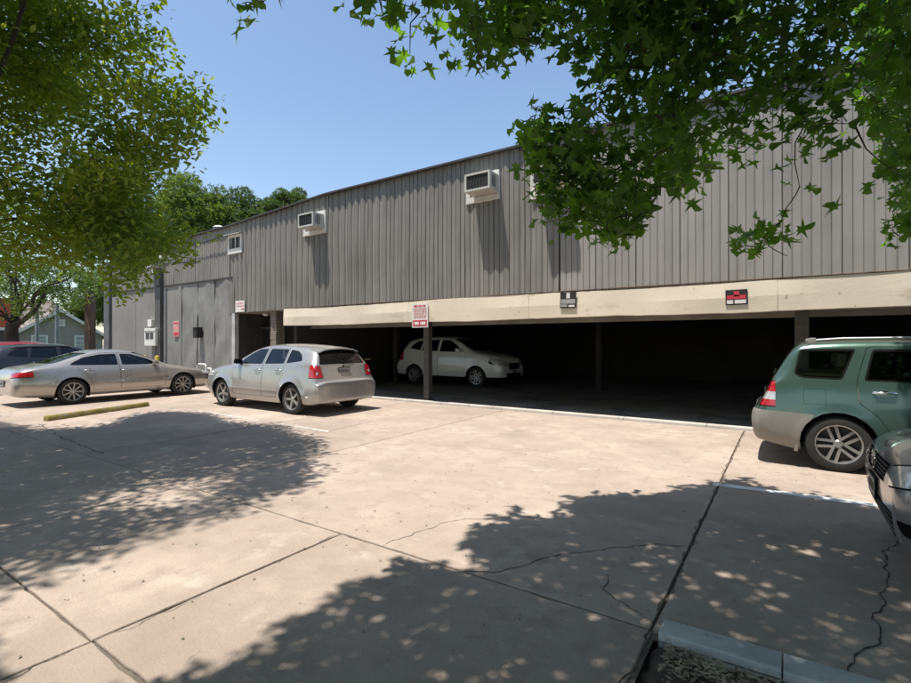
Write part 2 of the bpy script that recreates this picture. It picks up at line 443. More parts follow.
# planting bed at the tree, with its kerb
kb = MB()
kr = random.Random(3)
for k in range(16):
    x0 = -.56 + k * .55; x1 = x0 + .545
    kb.hexa([(x0, 2.745 + kr.uniform(-.012, .012), -.10), (x1, 2.745 + kr.uniform(-.012, .012), -.10), (x1, 2.93, -.10), (x0, 2.93, -.10),
             (x0, 2.76 + kr.uniform(-.012, .012), .022), (x1, 2.76 + kr.uniform(-.012, .012), .022), (x1, 2.925 + kr.uniform(-.008, .008), .020), (x0, 2.925 + kr.uniform(-.008, .008), .020)])
tag(kb.build('bed_kerb', M_KERB, bevel=.01), kind='structure')
m = MB(); n = 40; r = random.Random(5)
Z = [[-.045 + r.gauss(0, .010) + .03 * math.sin(i * .9) * math.sin(j * .7) for j in range(n + 1)] for i in range(n + 1)]
for i in range(n):
    for j in range(n):
        fx = lambda a: -.575 + 8.5 * (a / n) ** 1.5
        fy = lambda b: 2.75 - 9.0 * (b / n) ** 1.5
        m.quad((fx(i), fy(j), Z[i][j]), (fx(i + 1), fy(j), Z[i + 1][j]), (fx(i + 1), fy(j + 1), Z[i + 1][j + 1]), (fx(i), fy(j + 1), Z[i][j + 1]))
tag(m.build('planting_bed', M_SOIL, fix=False), kind='structure')
m = MB()
for k in range(900):
    if k < 620: x = -.5 + abs(r.gauss(0, .32)); y = 2.68 - abs(r.gauss(0, .10)); z = r.uniform(-.035, .012)
    else: x = r.uniform(-.5, 3); y = r.uniform(.5, 2.7); z = r.uniform(-.03, -.005)
    s = r.uniform(.006, .020); a = r.uniform(0, 6.28); ca, sa = math.cos(a), math.sin(a)
    t1, t2 = r.uniform(-.6, .9), r.uniform(-.6, .9)
    m.quad(*[(x + s * (u * ca - v * sa), y + s * (u * sa + v * ca), z + .012 + s * .5 * (u * t1 + v * t2) * .6) for u, v in ((-1.2, 0), (0, -.6), (1.2, .1), (0, .6))])
tag(m.build('leaf_litter', principled('dry_leaf', (0.30, 0.25, 0.17), .9, noise=(9, .5)), fix=False), 'dry leaf litter and crumbs in the soil bed along the kerb', 'leaf litter', kind='stuff')
tag(MB().quad((-110, 9, -.09), (-34.5, 9, -.09), (-34.5, 60, -.09), (-110, 60, -.09)).build('lawn', M_GRASS), kind='structure')

# ------------------------------------------------------------------ building
YF = 9.75
bld = empty('apartment_building', (0, YF, 0))
tag(bld, 'grey corrugated metal building raised over a dark open garage', 'building')
def part(name, m, mat, **k):
    o = m.build(name, mat, bld, **k)
    o.matrix_parent_inverse = Matrix.Translation((0, -YF, 0))
    return o
def roof_z(x):
    if x > -11: return 5.855
    if x > -16: return 5.855 + (x + 11) / 5 * .27
    return 5.585 + (x + 16) / 9 * .20
# corrugated sheets
def siding(x0, x1, z0, seed, amp):
    r = random.Random(seed); nz = 9
    xs = []
    x = x0 + .004
    ribs = max(1, round((x1 - x0) / .13)); step = (x1 - x0 - .008) / ribs
    for k in range(ribs):
        b = x + k * step
        xs += [(b, 1), (b + .006, 1), (b + .010, 0), (b + step * .35, 0), (b + step * .65, 0), (b + step - .010, 0), (b + step - .006, 1)]
    xs.append((x + ribs * step, 1))
    ph = r.uniform(0, 6.28); bow = r.uniform(-.008, .012); dents = [(r.uniform(x0, x1), r.uniform(z0, 5.5), r.uniform(.1, .35), r.uniform(-.022, .022)) for _ in range(5)]
    m = MB()
    for i in range(nz + 1):
        for (xx, gv) in xs:
            z1 = roof_z(xx) - .01
            z = z0 + (z1 - z0) * i / nz
            if i == 0: z += r.gauss(0, .004)
            t = (xx - x0) / (x1 - x0)
            y = YF - amp * math.cos(2 * math.pi * xx / .26) + ((.010 if xx < -8 else .015) if gv else 0) - bow * math.sin(math.pi * t) + amp * .5 * math.sin(z * 2.1 + ph)
            for (dx, dz, dr, da) in dents:
                d2 = ((xx - dx) ** 2 + ((z - dz) * .6) ** 2) / dr ** 2
                if d2 < 4: y -= da * math.exp(-d2 * 2)
            m.v.append((xx, y, z))
    w = len(xs)
    for i in range(nz):
        for k in range(w - 1): m.f.append((i * w + k, i * w + k + 1, (i + 1) * w + k + 1, (i + 1) * w + k))
    return m
x = -3.93; edges = [x]
while edges[0] > -15.9: edges.insert(0, edges[0] - .78)
edges[0] = -15.97
while edges[-1] < 7.5: edges.append(edges[-1] + .78)
for i, (a, b) in enumerate(zip(edges[:-1], edges[1:])):
    amp = .021 if b < -8 else (.015 if b < -3.9 else .005)
    if abs(a + 3.93) < .01: a += .022
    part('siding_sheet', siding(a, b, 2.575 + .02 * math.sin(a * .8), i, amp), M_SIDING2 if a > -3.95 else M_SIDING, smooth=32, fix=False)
a = -25.2
while a < -16.1:
    b = min(a + .78, -15.98)
    if b > -16.3: b = -15.98
    part('siding_sheet', siding(a, b, 3.80, int(a * 7), .008), M_SIDING, smooth=32, fix=False)
    a = b
# walls behind the sheets, lower left wall, returns
cw = MB()
for a, b in zip((-25.1, -16, -11), (-16, -11, 7.5)):
    cw.hexa([(a, YF + .06, 3.84), (b, YF + .06, 3.84), (b, YF + .26, 3.84), (a, YF + .26, 3.84), (a, YF + .06, roof_z(a) - .02), (b, YF + .06, roof_z(b) - .02), (b, YF + .26, roof_z(b) - .02), (a, YF + .26, roof_z(a) - .02)])
cw.box(-15.9, 7.5, YF + .06, YF + .26, 2.62, 3.84)
part('core_wall', cw, M_DGREY)
part('roof_deck', MB().hexa([(-25.2, YF + .1, 5.30), (7.5, YF + .1, 5.30), (7.5, 24, 5.30), (-25.2, 24, 5.30), (-25.2, YF + .1, 5.36), (7.5, YF + .1, 5.76), (7.5, 24, 5.76), (-25.2, 24, 5.36)]), M_ROOF)
part('end_wall', MB().box(-25.2, -25.05, YF + .07, 24, 0, 5.36), M_SMOOTHWALL)
part('end_wall', MB().box(7.5, 7.7, YF - .03, 24, 0, 5.8), M_SMOOTHWALL)
cp = MB()
px = [-25.3, -23, -20, -16, -14, -12.5, -11, -8, -4, 0, 4, 7.7]
for a, b in zip(px[:-1], px[1:]):
    za, zb = roof_z(a), roof_z(b)
    cp.hexa([(a, YF - .105, za - .015), (b, YF - .105, zb - .015), (b, YF + .3, zb - .01), (a, YF + .3, za - .01), (a, YF - .105, za + .03), (b, YF - .105, zb + .03), (b, YF + .3, zb + .04), (a, YF + .3, za + .04)])
part('roof_coping', cp, M_COPING)
# left lower wall: smooth bays and rough plywood sheets with a projecting trim ledge
for a, b in ((-25.2, -22.9), (-22.88, -20.62), (-20.6, -19.32)):
    part('wall_panel', MB().box(a, b, YF - .005, YF + .14, 0, 3.775), M_SMOOTHWALL)
def ply(a, b, seed):
    r = random.Random(seed); m = MB(); nx, nz = 12, 24
    for i in range(nz + 1):
        for k in range(nx + 1):
            xx = a + (b - a) * k / nx; z = 3.775 * i / nz
            m.v.append((xx, YF - .012 + (.022 * math.sin(xx * 9 + seed) * .5 + .024) * math.sin(xx * 5 + math.sin(z * 2.2) * 1.5 + seed) * math.sin(z * 1.7 + seed) + r.gauss(0, .003), z))
    for i in range(nz):
        for k in range(nx): q = i * (nx + 1) + k; m.f.append((q, q + 1, q + nx + 2, q + nx + 1))
    return m
for k, (a, b) in enumerate(((-19.10, -18.0), (-17.985, -16.87), (-16.855, -15.82))):
    part('plywood_sheet', ply(a, b, k), M_PLY, smooth=60, fix=False)
part('wall_batten', MB().box(-19.31, -19.11, YF - .035, YF + .1, 0, 3.77), M_SMOOTHWALL, bevel=.006)
part('wall_core', MB().box(-25.0, -15.85, YF + .15, YF + .22, 0, 3.8), M_DGREY)
part('wall_ledge', MB().box(-25.25, -15.78, YF - .05, YF + .05, 3.776, 3.83), M_COPING, bevel=.006)
part('wall_strip', MB().box(-20.98, -20.55, YF - .13, YF - .006, 0, 3.77).box(-21.02, -20.58, YF - .15, YF - .015, 3.835, 4.55), principled('wall_strip_grey', (0.085, 0.083, 0.08), .7, noise=(2, .3)), bevel=.01)  # raised dark strip along the dark vertical band of the wall
part('corner_pier', MB().box(-25.75, -25.22, YF - .12, YF + .4, 0, 5.2), principled('pier_paint', (0.11, 0.115, 0.125), .8, noise=(2, .3)), bevel=.015)
part('door_jamb', MB().box(-15.80, -15.62, YF - .02, YF + .13, 0, 2.56), principled('jamb_paint', (0.42, 0.42, 0.41), .6, noise=(4, .25)), bevel=.008)
part('wall_return', MB().box(-15.80, -15.66, YF + .14, 11.6, 0, 2.9), M_DGREY)
# entry recess: barred gate, masonry pier, soffit
part('entry_soffit', MB().box(-15.8, -12.9, YF + .05, 11.8, 2.57, 2.62), M_SOFFIT)
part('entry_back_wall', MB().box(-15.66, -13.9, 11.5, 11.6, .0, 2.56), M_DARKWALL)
gate = empty('entry_gate', (-14.9, 10.75, 0)); tag(gate, 'dark barred metal gate in the shaded entry recess behind the silver hatchback', 'gate')
def gpart(name, m, mat):
    o = m.build(name, mat, gate); o.matrix_parent_inverse = Matrix.Translation((14.9, -10.75, 0)); return o
gpart('gate_frame', MB().box(-15.62, -14.25, 10.72, 10.78, 2.05, 2.12).box(-15.62, -14.25, 10.72, 10.78, .08, .15).box(-15.62, -15.56, 10.721, 10.779, .15, 2.05).box(-14.31, -14.25, 10.721, 10.779, .15, 2.05), M_DGREY)
for k in range(9):
    xx = -15.5 + k * .14
    gpart('gate_bar', MB().box(xx, xx + .022, 10.735, 10.765, .15, 2.05), M_DGREY)
# masonry pier in courses
pier = empty('masonry_pier', (-13.75, 10.05, 0)); tag(pier, 'rough masonry pier of stacked blocks between entry gate and garage', 'pier')
bme = MB().box(-.15, .15, -.15, .15, -.034, .034).mesh('pier_course', M_BRICK, bevel=.008)
for k in range(34):
    o = link('pier_course', bme, None, pier, (rng.uniform(-.006, .006), rng.uniform(-.006, .006), .037 + k * .0755), (0, 0, rng.uniform(-.02, .02)))
lampf = MB().lathe([(0, .001), (0, .09), (-.05, .11), (-.09, .07), (-.10, .001)], 16, axis='z', cx=-14.7, cy=10.3, cz=2.568).build('ceiling_lamp', M_SIGNW, smooth=50)
tag(lampf, 'small unlit ceiling lamp in the entry recess', 'lamp')

# stucco beam, in lengths that have settled unevenly
fx = [-12.95, -10.4, -7.95, -4.6, -3.2, -.1, 2.9, 7.5]
fr = random.Random(12)
for k, (a, b) in enumerate(zip(fx[:-1], fx[1:])):
    m = MB(); n = 14; z0 = 2.085 + fr.uniform(-.012, .012); yo = fr.uniform(-.012, .012)
    P = []
    for q in range(n + 1):
        xx = a + .002 + (b - a - .004) * q / n
        zl = z0 + .012 * math.sin(xx * 1.3) + fr.gauss(0, .003); zt = 2.60 + .018 * math.sin(xx * .8) + fr.gauss(0, .003)
        y = YF - .055 + yo + .006 * math.sin(xx * 2.1)
        P.append(((xx, y, zl), (xx, y - .004 + .01 * math.sin(xx * 1.7), (zl + zt) / 2), (xx, y + .012, zt), (xx, YF + .16, zt), (xx, YF + .16, zl)))
    for s0, s1 in zip(P[:-1], P[1:]):
        for j in range(5): m.quad(s0[j], s1[j], s1[(j + 1) % 5], s0[(j + 1) % 5])
    m.f.append(tuple(m.v.index(v) for v in P[0])); m.f.append(tuple(m.v.index(v) for v in reversed(P[-1])))
    part('stucco_beam', m, M_FASCIA)
part('beam_flashing', MB().box(-12.95, 7.5, YF - .050, YF + .03, 2.622, 2.634), principled('rusty_flashing', (0.19, 0.13, 0.09), .8, noise=(6, .5)))
part('eaves_soffit', MB().box(-12.95, 7.5, YF + .165, 10.75, 2.105, 2.16), M_SOFFIT)
part('inner_beam', MB().box(-12.95, 7.5, 10.755, 11.0, 2.02, 2.5), M_SOFFIT)
# garage interior
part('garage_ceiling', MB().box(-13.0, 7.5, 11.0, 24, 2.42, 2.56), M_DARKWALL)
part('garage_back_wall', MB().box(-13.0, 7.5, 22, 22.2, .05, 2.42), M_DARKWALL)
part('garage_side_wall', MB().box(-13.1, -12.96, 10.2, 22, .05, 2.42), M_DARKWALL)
fl = MB().box(-13.2, 7.5, 10.22, 24, -.05, .05).build('garage_floor', M_GFLOOR); tag(fl, kind='structure')
ke = MB()
kx = -13.2
while kx < 7.4:
    ke.hexa([(kx, 10.055, -.06), (kx + 1.495, 10.055, -.06), (kx + 1.495, 10.218, -.06), (kx, 10.218, -.06), (kx, 10.065, .050), (kx + 1.495, 10.065, .050), (kx + 1.495, 10.218, .056), (kx, 10.218, .056)]); kx += 1.5
tag(ke.build('garage_kerb', principled('ledge_concrete', (0.46, 0.42, 0.37), .9, noise=(2, .2), stains=(5, (.2, .17, .14), .58, .7)), bevel=.012), kind='structure')
def column(x, y, w, z1, lab, mat=M_POST, z0=.05):
    c = empty('garage_column', (x, y, z0))
    MB().box(-w / 2, w / 2, -w / 2, w / 2, 0, z1 - z0 - .001).build('shaft', mat, c, bevel=.012)
    MB().box(-w * .8, w * .8, -w * .8, w * .8, 0, .015).build('base_plate', M_DGREY, c)
    tag(c, lab, 'column', 'garage columns'); return c
column(-7.83, 10.36, .17, 2.1, 'dark square steel post under the beam with the tow sign')
column(.24, 10.36, .20, 2.1, 'dark square column rising behind the green estate car')
column(-4.9, 15.5, .18, 2.42, 'inner garage column right of the white crossover', M_DARKWALL)
column(-12.4, 14.4, .18, 2.42, 'inner garage column behind the tail of the white crossover', M_DGREY)
column(3.2, 14.4, .18, 2.42, 'inner garage column far behind the green estate car', M_DGREY)
for (xx, yy, h, lab) in ((-12.05, 12.3, .95, 'short pale pipe guard standing in the dark garage near the white crossover'),):
    o = MB().tube([(xx, yy, .05), (xx, yy, h), (xx + .04, yy, h + .04), (xx + .3, yy, h + .05)], .035, 8).build('pipe_guard', principled('pipe_guard_paint', (0.25, 0.2, 0.12), .6, noise=(5, .3)), smooth=50)
    tag(o, lab, 'pipe')

# ------------------------------------------------------------------ window air conditioners
def aircon(x, z, lab, w=.88, h=.66, off=.10, dep=.45):
    c = empty('air_conditioner', (x, YF, z)); tag(c, lab, 'air conditioner', 'window air conditioners on the siding')
    m = MB()   # white surround
    hw, hh = w / 2, h / 2
    for a in ((-hw, hw, -hh, -hh + .13), (-hw, hw, hh - .10, hh), (-hw, -hw + .1, -hh + .13, hh - .10), (hw - .1, hw, -hh + .13, hh - .10)):
        m.box(a[0], a[1], -.055, .03, a[2], a[3])
    m.build('surround', M_WHITE, c, bevel=.006)
    bw, bz0, bz1 = .33, -hh + .14, hh - .12
    b = MB(); b.box(off - bw, off + bw, -dep + .03, .05, bz0, bz1)
    body = b.build('cabinet', M_ACBODY, c, bevel=.015)
    f = MB()
    for q in ((off - bw, off + bw, bz0, bz0 + .05), (off - bw, off + bw, bz1 - .045, bz1), (off - bw, off - bw + .05, bz0 + .05, bz1 - .045), (off + bw - .05, off + bw, bz0 + .05, bz1 - .045)):
        f.box(q[0], q[1], -dep, -dep + .0295, q[2], q[3])
    f.build('front_frame', M_ACBODY, c, bevel=.005)
    MB().box(off - bw + .05, off + bw - .05, -dep + .022, -dep + .028, bz0 + .05, bz1 - .045).build('coil', M_BLACK, c)
    for k in range(7):
        xx = off - bw + .10 + k * .077
        MB().box(xx, xx + .008, -dep + .006, -dep + .020, bz0 + .05, bz1 - .045).build('grille_bar', M_DGREY, body)
    for s in (-1, 1):
        for k in range(4):
            yy = -dep + .09 + k * .045
            xx = off + s * bw
            MB().box(min(xx, xx + s * .004), max(xx, xx + s * .004), yy, yy + .02, bz0 + .07, bz1 - .07).build('side_louvre', M_DGREY, body)
    return c
aircon(-5.77, 5.13, 'white framed air conditioner on bare siding, between the hatchback and the vertical seam')
aircon(-11.54, 5.08, 'white framed air conditioner on the siding above the silver hatchback', w=.98)
aircon(-4.12, 4.98, 'air conditioner half hidden by hanging oak leaves beside the vertical seam')
aircon(-21.0, 4.72, 'air conditioner above the raised dark strip, behind the left tree foliage', w=.8)
# small window
wd = empty('wall_window', (-15.58, YF, 4.93)); tag(wd, 'small white framed window with dark panes near the left end of the siding', 'window')
m = MB()
for q in ((-.41, .41, -.33, -.15), (-.41, .41, .23, .33), (-.41, -.33, -.15, .23), (.33, .41, -.15, .23)): m.box(q[0], q[1], -.06, .04, q[2], q[3])
m.build('frame', M_WHITE, wd, bevel=.006)
MB().box(-.33, .33, -.015, .005, -.15, .23).build('pane', M_BLACK, wd)
MB().box(-.02, .02, -.03, -.016, -.15, .23).build('glazing_bar', M_WHITE, wd)
MB().hexa([(-.44, -.20, .30), (.44, -.20, .30), (.44, .02, .37), (-.44, .02, .37), (-.44, -.20, .315), (.44, -.20, .315), (.44, .02, .385), (-.44, .02, .385)]).build('hood', M_WHITE, wd)

# ------------------------------------------------------------------ signs
def sign(name, x, z, w, h, y, lab, rows, base=M_SIGNW, rot=0):
    c = empty(name, (x, y, z)); c.rotation_euler = (0, rot, 0)
    MB().box(-w / 2, w / 2, -.006, .006, -h / 2, h / 2).build('panel', base, c, bevel=.002)
    for (nm, a, b, d, e, mat) in rows:
        MB().box(a * w, b * w, -.0105, -.0068, d * h, e * h).build(nm, mat, c)
    tag(c, lab, 'sign'); return c
r = random.Random(2)
def textrow(z0, z1, mat, lo=-.42, hi=.42, name='lettering'):
    out = []; x = lo + r.uniform(0, .05)
    while x < hi - .04:
        l = r.uniform(.05, .16); out.append((name, x, min(hi, x + l), z0, z1, mat)); x += l + r.uniform(.02, .06)
    return out
rows = textrow(.36, .43, M_RED) + sum([textrow(z, z + .045, M_PINK) for z in (.27, .20, .13, .05, -.03, -.10)], []) + [('red_block', -.44, .44, -.44, -.19, M_RED)]
s1 = sign('tow_sign', -7.55, 2.235, .50, .60, YF - .085, 'white sign with red lettering and red block on the beam above the steel post', rows)
for (a, b) in ((-.34, -.06), (.04, .36)):
    MB().box(a * .5, b * .5, -.0135, -.0108, -.38 * .6, -.26 * .6).build('lettering', M_SIGNW, s1)
rows = [('mark', -.10, .12, .12, .44, M_SIGNW), ('band', -.45, .45, -.22, .06, M_SIGNGREY), ('band', -.45, -.05, -.42, -.26, M_SIGNGREY), ('band', .05, .42, -.42, -.30, M_SIGNW)]
sign('warning_sign', -3.70, 2.43, .34, .33, YF - .085, 'small black and grey notice with pale square on the cream beam', rows, M_BLACK, R(1.5))
rows = [('mark', -.12, .14, .05, .40, M_RED), ('band', -.43, .43, -.12, .14, M_RED), ('band', -.44, -.15, -.42, -.18, M_SIGNW), ('band', -.08, .43, -.42, -.18, M_SIGNW)] + \
       [('lettering', a, a + .015, -.42, -.18, M_BLACK) for a in (-.135, -.115, -.098)]
sign('trespass_sign', -.69, 2.335, .33, .26, YF - .085, 'black and red notice with white strip on the cream beam', rows, M_BLACK, R(-1))
rows = textrow(.2, .32, M_PINK) + textrow(-.02, .08, M_PINK) + textrow(-.32, -.2, M_RED, .1, .42)
sign('entry_sign', -15.28, 2.79, .52, .38, YF - .04, 'faded pinkish sign above the entry gate', rows)
rows = textrow(.30, .40, M_RED) + textrow(.12, .2, M_PINK) + textrow(-.04, .05, M_PINK) + [('red_block', -.42, .42, -.44, -.22, M_RED)]
sign('wall_sign', -19.45, 2.10, .42, .60, YF - .05, 'red and white parking sign on the wall batten beside the electric boxes', rows, M_PINK)

# ------------------------------------------------------------------ wall fittings
bx = empty('electric_box', (-21.0, YF - .02, 1.77)); tag(bx, 'off-white electric panel box with dark meter windows on the grey wall', 'electric box')
MB().box(-.55, .33, -.24, -.12, -.33, .37).build('cabinet', M_WHITE, bx, bevel=.015)
for q in ((-.42, -.14), (-.06, .20)): MB().box(q[0], q[1], -.252, -.241, -.06, .20).build('meter_window', M_DGREY, bx)
MB().box(-.5, .3, -.26, -.242, .25, .27).build('drip_lip', M_GALV, bx)
jb = MB().box(-21.62, -21.30, YF - .11, YF - .006, 2.22, 2.50).build('junction_box', M_WHITE, bevel=.01); tag(jb, 'small pale junction box on the wall above the electric panel', 'box')
mbx = empty('mailbox', (-17.75, YF - .03, 1.9))
MB().box(-.13, .13, -.22, 0, -.16, .20).build('body', M_BLACK, mbx, bevel=.015); MB().box(-.15, .15, -.25, 0.0, .205, .225).build('lid', M_DGREY, mbx)
tag(mbx, 'black mailbox fixed on the rough grey plywood wall', 'mailbox')
cd = MB().tube([(-20.3, YF - .05, 3.7), (-20.3, YF - .05, .2)], .03, 8).build('conduit', M_GALV); tag(cd, 'grey vertical conduit pipe on the wall beside the raised dark strip', 'conduit')
cb = MB().tube([(-25 + k * .5, YF - .14, roof_z(-25 + k * .5) - .34 - .05 * math.sin(k * .55)) for k in range(0, 19)] + [(-15.9, YF - .10, 5.22)], .016, 6).build('wall_cable', M_BLACK); tag(cb, 'black cable sagging along the top of the left siding', 'cable')
for xx, lb in ((-20.75, 'yellow pipe bollard under the electric panel box behind the champagne sedan'), (-19.75, 'yellow pipe bollard under the red parking sign behind the champagne sedan')):
    b_ = empty('bollard', (xx, 9.15, 0))
    MB().lathe([(0, .085), (1.0, .085), (1.06, .06), (1.085, .001)], 16, axis='z').build('post', principled('bollard_yellow', (0.50, 0.36, 0.06), .6, noise=(5, .3)) if 'bollard_yellow' not in MATS else MATS['bollard_yellow'], b_, smooth=40)
    tag(b_, lb, 'bollard', 'yellow bollards')
gm = empty('gas_meter', (-16.9, 9.35, 0)); tag(gm, 'pale gas pipes and meter at the wall foot between the two silver cars', 'gas meter')
MB().tube([(-.55, .1, 0), (-.55, .1, .75), (-.5, .1, .8), (-.1, .1, .8), (.0, .1, .75), (.0, .1, .55)], .028, 8).build('pipe', M_WHITE, gm, smooth=50)
MB().tube([(.32, .1, .0), (.32, .1, .62), (.28, .1, .66), (.12, .1, .66)], .028, 8).build('pipe', M_WHITE, gm, smooth=50)
MB().lathe([(-.09, .001), (-.09, .11), (-.05, .14), (.05, .14), (.09, .11), (.09, .001)], 18, cx=.03, cy=.05, cz=.45).build('meter', M_GALV, gm, smooth=40)
vt = empty('roof_vent', (-17.9, 10.5, 5.5)); tag(vt, 'round metal roof vent with pale cap above the left roof edge', 'roof vent')
MB().lathe([(0, .13), (.28, .13)], 18, axis='z').build('pipe', M_DGREY, vt, smooth=50)
MB().lathe([(.24, .20), (.30, .23), (.38, .24), (.44, .20)], 20, axis='z').build('turbine', M_DGREY, vt, smooth=50)
MB().lathe([(.445, .22), (.49, .17), (.52, .08), (.53, .001)], 20, axis='z').build('cap', M_WHITE, vt, smooth=50)

# ------------------------------------------------------------------ neighbourhood on the left
def from_eye(px, py, depth):
    l = (px - 455.5) / 491.0; s, c = math.sin(YAW), math.cos(YAW)
    return Vector(((-s + l * c) * depth, (c + l * s) * depth, EYE + (343 - py) / 491.0 * depth))
M_SHINGLE = principled('house_shingle', (0.21, 0.18, 0.155), .95, noise=(2, .25), bump=(12, .6))
M_HWALL = principled('house_grey_boards', (0.27, 0.25, 0.222), .85, noise=(2, .2))
hp = from_eye(60, 343, 50); hs = empty('bungalow', (hp.x, hp.y, -.1), YAW + R(47)); tag(hs, 'grey gabled bungalow with white windows beyond the parked cars', 'house')
MB().prism([(-3.6, 0), (3.6, 0), (3.6, 2.45), (0, 4.9), (-3.6, 2.45)], lambda p: (p[0], 0, p[1]), lambda p: (p[0], 12, p[1])).build('wall', M_HWALL, hs)
rf = MB()
for s in (-1, 1):
    rf.hexa([(0, -.5, 4.98), (s * 4.3, -.5, 2.05), (s * 4.3, 12.5, 2.05), (0, 12.5, 4.98), (0, -.5, 5.14), (s * 4.3, -.5, 2.21), (s * 4.3, 12.5, 2.21), (0, 12.5, 5.14)])
rfo = rf.build('roof', M_SHINGLE, hs)
bg = MB()
for s in (-1, 1):
    bg.hexa([(0, -.54, 4.80), (s * 4.32, -.54, 1.86), (s * 4.32, -.505, 1.86), (0, -.505, 4.80), (0, -.54, 5.13), (s * 4.32, -.54, 2.19), (s * 4.32, -.505, 2.19), (0, -.505, 5.13)])
bg.build('barge_board', M_WHITE, rfo)
def hwin(parent, x0, x1, z0, z1, y=-.01):
    f = MB()
    t = .14
    for q in ((x0 - t, x1 + t, z1, z1 + t), (x0 - t, x1 + t, z0 - t, z0), (x0 - t, x0, z0, z1), (x1, x1 + t, z0, z1)): f.box(q[0], q[1], y - .06, y, q[2], q[3])
    w = f.build('window', M_WHITE, parent)
    MB().box(x0, x1, y - .02, y, z0, z1).build('pane', principled('blind_pane', (.30, .32, .33), .4, noise=(3, .2)) if 'blind_pane' not in MATS else MATS['blind_pane'], w)
    for k in range(1, 4): MB().box(x0, x1, y - .035, y - .021, z0 + (z1 - z0) * k / 4 - .03, z0 + (z1 - z0) * k / 4 + .03).build('glazing_bar', M_WHITE, w)
hwin(hs, -2.1, -1.1, 1.1, 2.3); hwin(hs, 1.3, 2.4, .6, 2.3)
hwin(hs, -.25, .25, 3.5, 3.9)
hb2 = from_eye(24, 343, 62); h2 = empty('brown_roofed_house', (hb2.x, hb2.y, -.1), YAW + R(40)); tag(h2, 'taller house with broad brown roof behind the bungalow and tree trunk', 'house')
MB().box(-5.5, 5.5, 0, 12, 0, 4.2).build('wall', M_HWALL, h2)
MB().prism([(-6.2, 4.0), (6.2, 4.0), (2.5, 7.4), (-2.5, 7.4)], lambda p: (p[0], -.6 + max(0, p[1] - 4) * .9, p[1]), lambda p: (p[0], 12.6 - max(0, p[1] - 4) * .9, p[1])).build('roof', M_SHINGLE, h2)
hwin(h2, -1.5, .0, 1.2, 2.8)
rp = from_eye(-12, 343, 34); rs = empty('red_kiosk', (rp.x, rp.y, -.1), YAW + R(50)); tag(rs, 'red walled kiosk with pale base band at the far left behind the tree trunk', 'kiosk')
MB().box(-1.7, 1.7, 0, 3, 2.75, 4.75).build('fascia', principled('kiosk_red', (.50, .06, .035), .6, noise=(2, .15)), rs)
MB().box(-1.75, 1.75, -.04, 3, 2.55, 2.745).build('band', M_SIGNW, rs)
MB().box(-1.6, 1.6, .1, 3, 0, 2.54).build('wall', M_DGREY, rs)
pp = from_eye(90, 343, 26.5)
o = MB().box(-.18, .18, -.18, .18, -.1, 4.3).build('timber_post', M_WOOD, None, bevel=.012, loc=(pp.x, pp.y, 0), rot=(0, 0, R(20))); tag(o, 'brown square timber post standing between house and building corner', 'post')
for pxx, dd, hh, lab in ((37, 40, 4.3, 'pale grey metal post in front of the bungalow window'), (57, 40, 4.8, 'taller pale grey metal post in front of the bungalow gable')):
    pp = from_eye(pxx, 343, dd)
    o = MB().tube([(0, 0, -.1), (0, 0, hh)], .14, 10).build('metal_post', principled('post_grey', (.26, .27, .29), .6, noise=(3, .2)) if 'post_grey' not in MATS else MATS['post_grey'], None, smooth=50, loc=(pp.x, pp.y, 0)); tag(o, lab, 'post')

# ------------------------------------------------------------------ cars
def inpoly(p, poly):
    x, y = p; c = False; j = len(poly) - 1
    for i in range(len(poly)):
        xi, yi = poly[i]; xj, yj = poly[j]
        if (yi > y) != (yj > y) and x < (xj - xi) * (y - yi) / (yj - yi) + xi: c = not c
        j = i
    return c

def inset(poly, d):
    n = len(poly)
    area = sum(poly[i][0] * poly[(i + 1) % n][1] - poly[(i + 1) % n][0] * poly[i][1] for i in range(n))
    sg = 1 if area > 0 else -1
    out = []
    for i in range(n):
        p0, p1, p2 = Vector(poly[i - 1]), Vector(poly[i]), Vector(poly[(i + 1) % n])
        a = (p1 - p0).normalized(); b = (p2 - p1).normalized()
        na = Vector((-a.y, a.x)) * sg; nb = Vector((-b.y, b.x)) * sg
        m = na + nb
        if m.length < 1e-4: m = na
        m.normalize()
        k = d / max(0.35, m.dot(na))
        q = p1 + m * k
        out.append((q.x, q.y))
    return out

def roundpoly(poly, r=0.03, seg=3):
    """round every corner of a 2D outline"""
    n = len(poly); out = []
    for i in range(n):
        p0, p1, p2 = Vector(poly[i - 1]), Vector(poly[i]), Vector(poly[(i + 1) % n])
        a = (p0 - p1); b = (p2 - p1)
        k = min(r, a.length * 0.45, b.length * 0.45)
        s0 = p1 + a.normalized() * k; s1 = p1 + b.normalized() * k
        for t in range(seg + 1):
            u = t / seg
            q = s0 * (1 - u) ** 2 + p1 * 2 * u * (1 - u) + s1 * u * u
            out.append((q.x, q.y))
    return out

